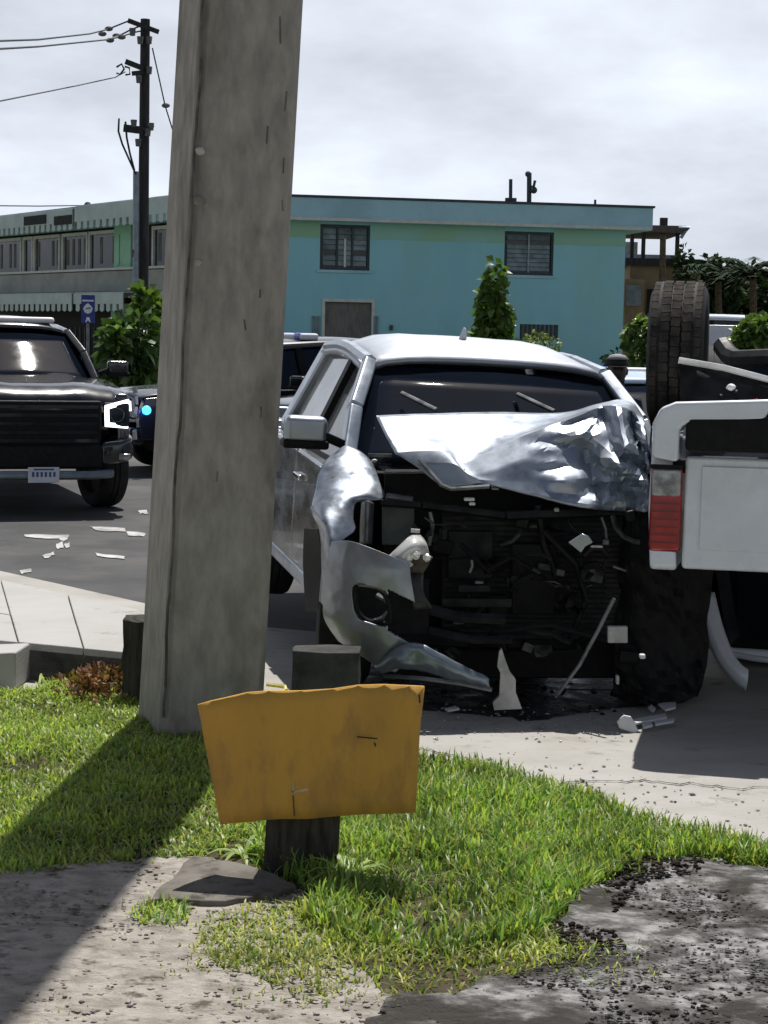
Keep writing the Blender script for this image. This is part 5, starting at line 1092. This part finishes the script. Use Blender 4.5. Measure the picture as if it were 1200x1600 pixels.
cabs = [(((672, 800), (676, 818), (674, 835), (670, 852)), 9.32, .012, 'grey_metal'), (((737, 875), (738, 885), (734, 895)), 9.3, .008, 'grey_metal'), (((940, 808), (946, 826), (947, 845)), 9.34, .01, 'grey_metal'),
        (((720, 850), (760, 890), (800, 870), (850, 900)), 9.35, .014, 'black_plastic'), (((850, 830), (900, 880), (915, 940), (890, 1000)), 9.3, .016, 'black_plastic'), (((700, 960), (780, 985), (860, 975), (950, 1000)), 9.25, .018, 'black_plastic'),
        (((868, 1090), (905, 1040), (935, 985), (960, 935)), 9.0, .01, 'grey_metal'), (((870, 1092), (890, 1102), (920, 1112)), 8.95, .012, 'dark_metal'), (((880, 1077), (955, 1078)), 9.05, .005, 'dark_metal'), (((958, 885), (978, 892)), 9.2, .006, 'grey_metal'),
        (((660, 950), (720, 965), (790, 968)), 9.15, .03, 'dark_metal'), (((670, 985), (740, 1000), (800, 1000)), 9.12, .022, 'dark_metal'), (((840, 790), (850, 850), (870, 900)), 9.4, .02, 'dark_metal')]
for pth, d, r_, m in cabs: mb = MB(); mb.tube([P(x, y, d) for x, y in pth], r_, 6); out(mb, 'hose' if m == 'black_plastic' else 'bent_rod', m, smooth=True)
for (x0, x1, y0, y1, d, m, nm) in ((716, 766, 914, 926, 9.25, 'dark_metal', 'hood_latch'), (742, 756, 908, 913, 9.22, 'grey_metal', 'latch_tab'), (730, 734, 928, 958, 9.24, 'dark_metal', 'latch_stay'), (725, 742, 778, 783, 9.34, 'shard_white', 'clip'), (733, 743, 785, 790, 9.34, 'shard_white', 'clip'),
                               (768, 780, 761, 766, 9.3, 'steel_blue', 'clip'), (866, 874, 794, 800, 9.35, 'shard_grey', 'clip'), (941, 952, 843, 852, 9.3, 'grey_metal', 'bracket'), (700, 770, 830, 905, 9.44, 'dark_metal', 'fan_shroud'), (800, 870, 850, 960, 9.42, 'black_plastic', 'battery_box'),
                               (690, 800, 935, 950, 9.2, 'dark_metal', 'lower_crossmember'), (950, 981, 979, 1005, 9.1, 'shard_grey', 'torn_tag'), (963, 968, 1056, 1070, 9.0, 'shard_grey', 'clip'), (1000, 1009, 1023, 1030, 9.0, 'shard_white', 'clip')):
    blk(x0, x1, y0, y1, d, .04, m, nm, bev=.006)
mb = MB(); mb.prism(PP((888, 848, 9.2), (910, 834, 9.2), (920, 838, 9.18), (927, 848, 9.2), (915, 854, 9.2), (908, 864, 9.2)), (0, .02, 0)); out(mb, 'bent_silver_scrap', 'silver', bevel=.004)
mb = MB(); mb.tube(PP((915, 868, 9.25), (925, 856, 9.22), (940, 856, 9.22), (950, 868, 9.25)), .014, 6); out(mb, 'hose', 'dark_metal', smooth=True)
rw = random.Random(31)
for i in range(46):
    x, y, d = rw.uniform(655, 985), rw.uniform(805, 1030), rw.uniform(9.22, 9.46); k = rw.random(); m = rw.choice(['dark_metal', 'dark_metal', 'grey_dark', 'black_plastic', 'black_gloss'])
    if k < .38:
        p0 = Vector((x, y)); pts = [P(x, y, d)]; a = rw.uniform(0, 6.28)
        for q in range(4): a += rw.uniform(-.8, .8); x += math.cos(a) * rw.uniform(10, 26); y += math.sin(a) * rw.uniform(8, 20); pts.append(P(min(max(x, 650), 1000), min(max(y, 795), 1045), d + rw.uniform(-.04, .04)))
        mb = MB(); mb.tube(pts, rw.uniform(.005, .016), 6); out(mb, 'hose', m, smooth=True)
    elif k < .7:
        w_, h_ = rw.uniform(8, 34), rw.uniform(6, 22); g3 = [PP(*[(x + w_ * (u_ - .5) + rw.uniform(-4, 4), y + h_ * (v_ - .5) + rw.uniform(-4, 4), d + rw.uniform(-.05, .05)) for u_ in (0, .33, .66, 1)]) for v_ in (0, .5, 1)]
        mb = MB(); mb.grid(g3); o = out(mb, 'torn_bracket', m, solid=.006); o.data.shade_flat()
    else: 
        mb = MB(); c = P(x, y, d); mb.box(c, (rw.uniform(.03, .11), rw.uniform(.03, .06), rw.uniform(.03, .10)), Matrix.Rotation(rw.uniform(-.6, .6), 3, 'Y') @ Matrix.Rotation(rw.uniform(-.5, .5), 3, 'Z')); out(mb, 'engine_part', m, bevel=.008)
mb = MB(); mb.grid(fine([PP((985, 792, 9.5), (1020, 800, 9.42), (1060, 796, 9.5), (1108, 805, 9.75)), PP((975, 860, 9.46), (1015, 870, 9.36), (1065, 880, 9.45), (1112, 890, 9.7)), PP((965, 950, 9.5), (1010, 950, 9.4), (1060, 965, 9.5), (1105, 960, 9.7)), PP((960, 1030, 9.45), (1005, 1040, 9.38), (1050, 1050, 9.45), (1100, 1040, 9.65)), PP((955, 1085, 9.5), (1000, 1098, 9.42), (1045, 1100, 9.46), (1088, 1090, 9.6))], 20, 24, .05, 6, 3)); o = out(mb, 'dark_gap_sheet', 'black_plastic', solid=.02); o.data.shade_flat()  # crumpled black sheet added to keep the gap between the trucks dark
blk(640, 1060, 1000, 1045, 9.75, .1, 'dark_metal', 'front_subframe')
mb = MB(); mb.tube([tac.matrix_world @ Vector((.44, -.8, .33)), tac.matrix_world @ Vector((.44, .8, .33))], .06, 8); out(mb, 'front_axle', 'dark_metal', smooth=True)
# cowl, wipers, dark wing panel under the lifted hood edge, aerial, extra trims
ml = lambda x, y, z: TM @ Vector((x, y, z))
mb = MB(); mb.bar(ml(.03, -.86, 1.12), ml(.03, .86, 1.12), .22, .04, (0, 0, 1)); out(mb, 'cowl', 'black_plastic', bevel=.01)
mb = MB(); mb.bar(P(575, 711, 9.86), P(612, 712, 9.86), .018, .02, (0, -1, 0)); out(mb, 'hinge', 'grey_metal')
mb = MB(); mb.blob(P(585, 720, 9.82), (.016, .01, .01), 8, 5); out(mb, 'hinge_bolt', 'shard_white', smooth=True)
for a, b_ in (((627, 614, 10.27), (682, 641, 9.98)), ((808, 616, 10.42), (866, 643, 10.1))):
    mb = MB(); mb.bar(P(*a), P(*b_), .022, .02, (0, -1, .6)); wp = out(mb, 'wiper', 'grey_metal', bevel=.004)
mb = MB(); c = ml(-1.15, -.05, 1.86); mb.prism([c + Vector(v) for v in ((-.025, 0, -.02), (.025, 0, -.02), (.02, .0, .045), (.005, .0, .055))], (0, .015, 0)); out(mb, 'roof_aerial', 'marking_white', bevel=.006)

# ------------------------------------------------------------------ the overturned white pickup
Rm = Matrix.Rotation(R(168) - math.pi / 2, 4, 'Z') @ Matrix.Rotation(R(2.5), 4, 'Y') @ Matrix.Rotation(R(180), 4, 'X')
s_ = 1.06; lp = Vector((-3.98 * s_, 0, 1.26)); tgt = Vector((2.235, 8.62, .80))
WM = Matrix.Translation(tgt - Rm @ lp) @ Rm
wt, g = vehicle('overturned_pickup', WM, 'white pickup lying upside down on its roof with a wheel in the air', 'pickup', 'white_paint', scale=s_, W=1.0, rail=1.26, tread=-1, wr=.40, tw=.29, ra=-2.78, hhw=.68, rhw=.68, hood1=1.12, hood0=1.2, hz=1.82, rz=1.86, droop=.22, track=.12, rpw=.21)
tl = g['tail']; W_ = 1.0
for y in (-1, 1):
    l_ = MB().box((tl + .04, y * (W_ - .085), .965), (.09, .15, .42)).out('tail_light', M['red_lens'], wt, bevel=.025, seg=3)
    MB().box((tl - .004, y * (W_ - .085), .84), (.03, .135, .13)).out('reversing_lens', M['clear_lens'], l_, bevel=.012)
    MB().box((tl + .0, y * (W_ - .085), .765), (.07, .155, .02)).out('lens_gap', M['black_plastic'], l_)
    for zz_k in range(6): MB().box((tl - .008, y * (W_ - .085), .94 + .037 * zz_k), (.012, .13, .008)).out('lens_rib', M['red_dark'], l_)
    # body-coloured bumper end, bent up round the corner
    pts = [(.985, .72), (.985, .56), (.95, .485), (.88, .455), (.42, .43), (.47, .53), (.83, .56), (.855, .58), (.86, .74)]
    MB().prism([(tl - .10, y * a, z) for a, z in pts], (.34, 0, 0)).out('bumper_end', M['white_paint'], wt, bevel=.02, seg=3)
MB().box((tl - .02, 0, .60), (.16, 1.66, .17)).out('bumper', M['black_plastic'], wt, bevel=.02)
MB().box((tl + .2, 0, .50), (.1, 1.3, .1)).out('hitch_bar', M['dark_metal'], wt, bevel=.01)
tgp = MB().box((tl + .0, 0, .955), (.012, 1.5, .40)).out('tailgate_skin', M['white_paint'], wt, bevel=.006)
MB().box((tl - .012, 0, 1.06), (.02, .34, .11)).out('tailgate_handle', M['black_plastic'], wt, bevel=.01)
MB().bar((tl - .012, .74, .84), (tl - .012, -.4, .80), .015, .01, (1, 0, 0)).out('tailgate_crease', M['white_paint'], wt)
ex = MB().tube([(-1.6, .5, .42), (-2.3, .55, .40), (-3.0, .62, .36), (tl + .25, .66, .34), (tl + .1, .75, .36)], .035, 10).out('exhaust_pipe', M['grey_metal'], wt, smooth=True)
MB().tube([(-1.9, .3, .42), (-2.5, .3, .42)], .1, 12).out('silencer', M['dark_metal'], wt, smooth=True)
for y in (-.45, .45):
    MB().bar((tl + .1, y, .52), (-.2, y, .48), .09, .14).out('frame_rail', M['dark_metal'], wt, bevel=.01)
    MB().tube([(-2.0, y, .5), (-2.4, y * 1.05, .40), (-2.78, y * 1.05, .36), (-3.3, y * 1.05, .42), (-3.7, y * 1.05, .5)], .035, 6).out('leaf_spring', M['dark_metal'], wt, smooth=True)
l_ = PP((1085, 926, 10.14), (1098, 975, 10.1), (1120, 1030, 10.05), (1150, 1066, 10.0), (1166, 1077, 9.99)); r_ = PP((1114, 926, 10.14), (1126, 975, 10.1), (1142, 1018, 10.05), (1158, 1040, 10.0), (1168, 1047, 9.99))
mb = MB(); mb.grid([[cat1(l_, k / 14).lerp(cat1(r_, k / 14), q) + Vector((0, -.02 * math.sin(math.pi * q), 0)) for q in (0, .25, .5, .75, 1)] for k in range(15)])
mb.out('cab_corner', M['white_paint'], wt, world=True, smooth='full', solid=.03)
# spare wheel shield / underbody panel with a bright edge seen above the bumper
pa = [P(1060, 566, 9.05), P(1130, 578, 9.0), P(1215, 600, 8.95)]; pb = [P(1066, 640, 8.95), P(1130, 648, 8.9), P(1215, 650, 8.9)]
mb = MB(); mb.grid([[a.lerp(b_, t) for a, b_ in zip(pa, pb)] for t in (0, .3, .65, 1)]); o = mb.out('spare_wheel_shield', M['dark_metal'], wt, world=True, smooth='full', solid=.02)
mb = MB(); mb.tube([p + Vector((0, -.01, .01)) for p in pa], .016, 8); mb.out('shield_edge', M['lens_white'], o, world=True, smooth=True)
for c, r_ in (((1142, 605), .022), ((1150, 612), .014), ((1126, 618), .01), ((1155, 624), .012)): mb = MB(); mb.blob(P(*c, 8.92), (r_, .02, r_ * .8), 9, 5, .2); mb.out('underbody_fitting', M['shard_white' if c[0] == 1142 else 'dark_metal'], wt, world=True, smooth=True)
mb = MB(); mb.prism(PP((1178, 624, 8.75), (1184, 622, 8.75), (1186, 628, 8.75), (1181, 631, 8.75)), (0, .02, 0)); mb.out('side_marker', M['red_lens'], wt, world=True)
mb = MB(); mb.tube(PP((1128, 540, 9.6), (1140, 556, 9.5), (1150, 562, 9.4), (1200, 560, 9.3), (1240, 562, 9.2)), .05, 8); mb.out('shock_absorber', M['dark_metal'], wt, world=True, smooth=True)
mb = MB(); mb.prism(PP((1049, 918, 9.9), (1058, 917, 9.9), (1071, 925, 9.9), (1068, 938, 9.9), (1050, 935, 9.9), (1045, 928, 9.9)), (0, .05, 0)); mb.out('broken_mirror', M['shard_grey'], wt, world=True, bevel=.006)

# ------------------------------------------------------------------ debris
def shard(name, pts, d, m, label, th=.02, grp=None, cat='fragment'):
    mb = MB(); mb.prism([P(x, y, d + (dd[0] if dd else 0)) for x, y, *dd in pts], (0, th, .0)); o = mb.out(name, M[m], None, bevel=.003); return tag(o, label, cat, grp)
shard('bumper_shard', [(780, 1018), (784, 1013), (790, 1032), (797, 1050), (806, 1062), (806, 1082), (816, 1108), (772, 1110), (770, 1098), (780, 1088), (782, 1052), (777, 1042)], 8.98, 'shard_grey', 'tall torn grey bumper piece standing under the crushed front end', .03)
shard('plastic_shard', [(964, 1128), (975, 1118), (986, 1120), (998, 1142), (990, 1146), (968, 1138)], 8.86, 'shard_white', 'bright white plastic shard at the edge of the shadow')
for i, (pts, lb) in enumerate(((((985, 1128), (1040, 1118), (1042, 1124), (990, 1134)), 'longest flat pale strip among the wreck debris'), (((1004, 1134), (1018, 1130), (1020, 1136), (1006, 1140)), 'small white chip below the longest pale strip'), (((1022, 1131), (1054, 1125), (1052, 1130), (1024, 1135)), 'thin pale strip nearest the overturned truck'),
        (((1022, 1098), (1056, 1096), (1056, 1108), (1040, 1112)), 'wedge shaped white fragment above the other strips'), (((1012, 1108), (1018, 1104), (1024, 1110), (1020, 1114)), 'small pale lump beside the wedge fragment'), (((1022, 1084), (1058, 1081), (1058, 1085), (1023, 1088)), 'topmost thin pale strip in the debris'), (((695, 1110), (712, 1106), (718, 1110), (700, 1113)), 'small white chip lying under the front bumper'))):
    a = [G(x, y, .02) for x, y in pts]; mb = MB(); mb.prism(a, (0, 0, .012)); tag(mb.out('plastic_fragment', M['shard_white'], None, bevel=.002), lb, 'fragment', 'plastic fragments under the wreck')
for i, (pts, lb) in enumerate(((((36, 835), (108, 836), (106, 842), (98, 847), (92, 842), (40, 839)), 'long hooked white scrap on the asphalt before the black pickup'), (((88, 850), (97, 846), (99, 856), (90, 858)), 'small white scrap below the hooked one'), (((100, 851), (108, 848), (110, 854), (103, 857)), 'small white scrap right of its pair'), (((66, 868), (84, 862), (86, 867), (70, 873)), 'pale scrap nearest the raised pavement joint'), (((140, 823), (196, 826), (196, 831), (150, 829)), 'long pale strip on the asphalt towards the pole'), (((198, 830), (228, 834), (226, 838), (200, 837)), 'pale strip next to the tall pole'), (((148, 864), (196, 869), (194, 874), (152, 868)), 'lone pale strip on dark asphalt left of the pole'), (((216, 798), (230, 797), (232, 802), (218, 803)), 'round white chip beside the pole on the road'), (((30, 892), (48, 889), (50, 894), (34, 897)), 'dull scrap at the pavement edge by the frame side'))):
    a = [G(x, y, .0) for x, y in wob(pts, 1.2, 3, 40 + i)]; mb = MB(); mb.prism(a, (0, 0, .002)); tag(mb.out('road_scrap', M['shard_dull'], None), lb, 'scrap', 'white scraps on the asphalt')

# ------------------------------------------------------------------ person behind the wreck
def person(loc, label):
    r = empty('person', Matrix.Translation(loc), label, 'person')
    V = [(0, 0, .95), (0, 0, 1.15), (0, 0, 1.36), (0, 0, 1.47), (0, -.01, 1.55), (0, -.02, 1.66), (.16, 0, 1.40), (.20, .02, 1.15), (.19, -.06, .90), (-.16, 0, 1.40), (-.20, .02, 1.15), (-.24, -.06, .90), (.10, 0, .88), (.11, -.01, .48), (.12, 0, .09), (.12, -.13, .05), (-.10, 0, .88), (-.11, -.01, .48), (-.12, 0, .09), (-.12, -.13, .05), (.24, -.08, .80), (-.24, -.08, .80)]
    E = [(0, 1), (1, 2), (2, 3), (3, 4), (4, 5), (2, 6), (6, 7), (7, 8), (2, 9), (9, 10), (10, 11), (0, 12), (12, 13), (13, 14), (14, 15), (0, 16), (16, 17), (17, 18), (18, 19), (8, 20), (11, 21)]
    rad = [.16, .15, .17, .07, .06, .095, .08, .055, .04, .08, .055, .04, .1, .07, .05, .045, .1, .07, .05, .045, .035, .035]
    me = bpy.data.meshes.new('body'); me.from_pydata(V, E, []); o = bpy.data.objects.new('body', me); COL.objects.link(o); o.parent = r
    sk = o.modifiers.new('k', 'SKIN'); 
    for i, x in enumerate(rad): me.skin_vertices[0].data[i].radius = (x, x * (.75 if i < 3 else 1))
    me.skin_vertices[0].data[0].use_root = True
    su = o.modifiers.new('s', 'SUBSURF'); su.levels = 2; su.render_levels = 2; me.materials.append(M['cloth']); me.shade_smooth()
    mb = MB(); mb.blob((0, -.02, 1.66), (.078, .095, .118), 16, 10); mb.blob((0, -.115, 1.65), (.014, .02, .022), 8, 5); mb.blob((.078, -.01, 1.655), (.014, .022, .032), 8, 5); mb.blob((-.078, -.01, 1.655), (.014, .022, .032), 8, 5); h = mb.out('head', M['skin'], r, smooth=True)
    mb = MB()
    for x in (-.03, .03): mb.blob((x, -.108, 1.675), (.012, .008, .007), 8, 5)
    mb.out('eye', M['black_plastic'], h); mb = MB(); mb.blob((0, -.112, 1.605), (.026, .008, .007), 8, 5); mb.out('mouth', M['cloth'], h)
    mb = MB(); rows = []
    for i in range(6):
        a = R(90) * i / 5; rows.append([(.09 * math.cos(a) * math.cos(t), -.02 + .108 * math.cos(a) * math.sin(t), 1.70 + .085 * math.sin(a)) for t in np.linspace(0, 6.283, 17)])
    mb.grid(rows); cp = mb.out('cap', M['cap'], r, smooth='full', solid=.006)
    mb = MB(); mb.grid([[(.085 * math.sin(t) * k2, -.10 - .085 * math.cos(t) * (k2 - .55) * 1.6, 1.705 - .012 * k2) for t in np.linspace(-1.4, 1.4, 9)] for k2 in (.6, .8, 1.0)]); mb.out('peak', M['cap'], cp, solid=.006)
    rows = [[(.098 * math.cos(t) * k, -.02 + .112 * math.sin(t) * k, z) for t in np.linspace(0, 6.283, 17)] for k, z in ((.9, 1.752), (.62, 1.782), (.2, 1.793))]; mb = MB(); mb.grid(rows); mb.out('cap_top', M['cap_band'], cp, smooth='full', solid=.004)
    return r
q = P(963, 600, 14.9); person(Vector((q.x, q.y, -.02)), 'person in dark clothes and a black cap standing behind the wrecked pickup')

# ------------------------------------------------------------------ crumbs and painted shade under the crash
litter('glass_crumbs', gp((560, 1090), (760, 1100), (1060, 1110), (1010, 1160), (700, 1160), (560, 1140)), 260, .006, M['clear_lens'], .001, .6)
litter('rubble_bits', gp((640, 1060), (1060, 1060), (1080, 1110), (900, 1120), (680, 1115)), 70, .012, M['black_plastic'], .001, .5)
sheet('wreck_shade', wob(gp((520, 1010), (700, 990), (1000, 1000), (1080, 1060), (1040, 1100), (930, 1112), (820, 1126), (690, 1112), (560, 1090)), .05, 5, 21), .0025, M['shade_tone'])  # dark sheet that paints deeper shade onto the concrete below the wreck
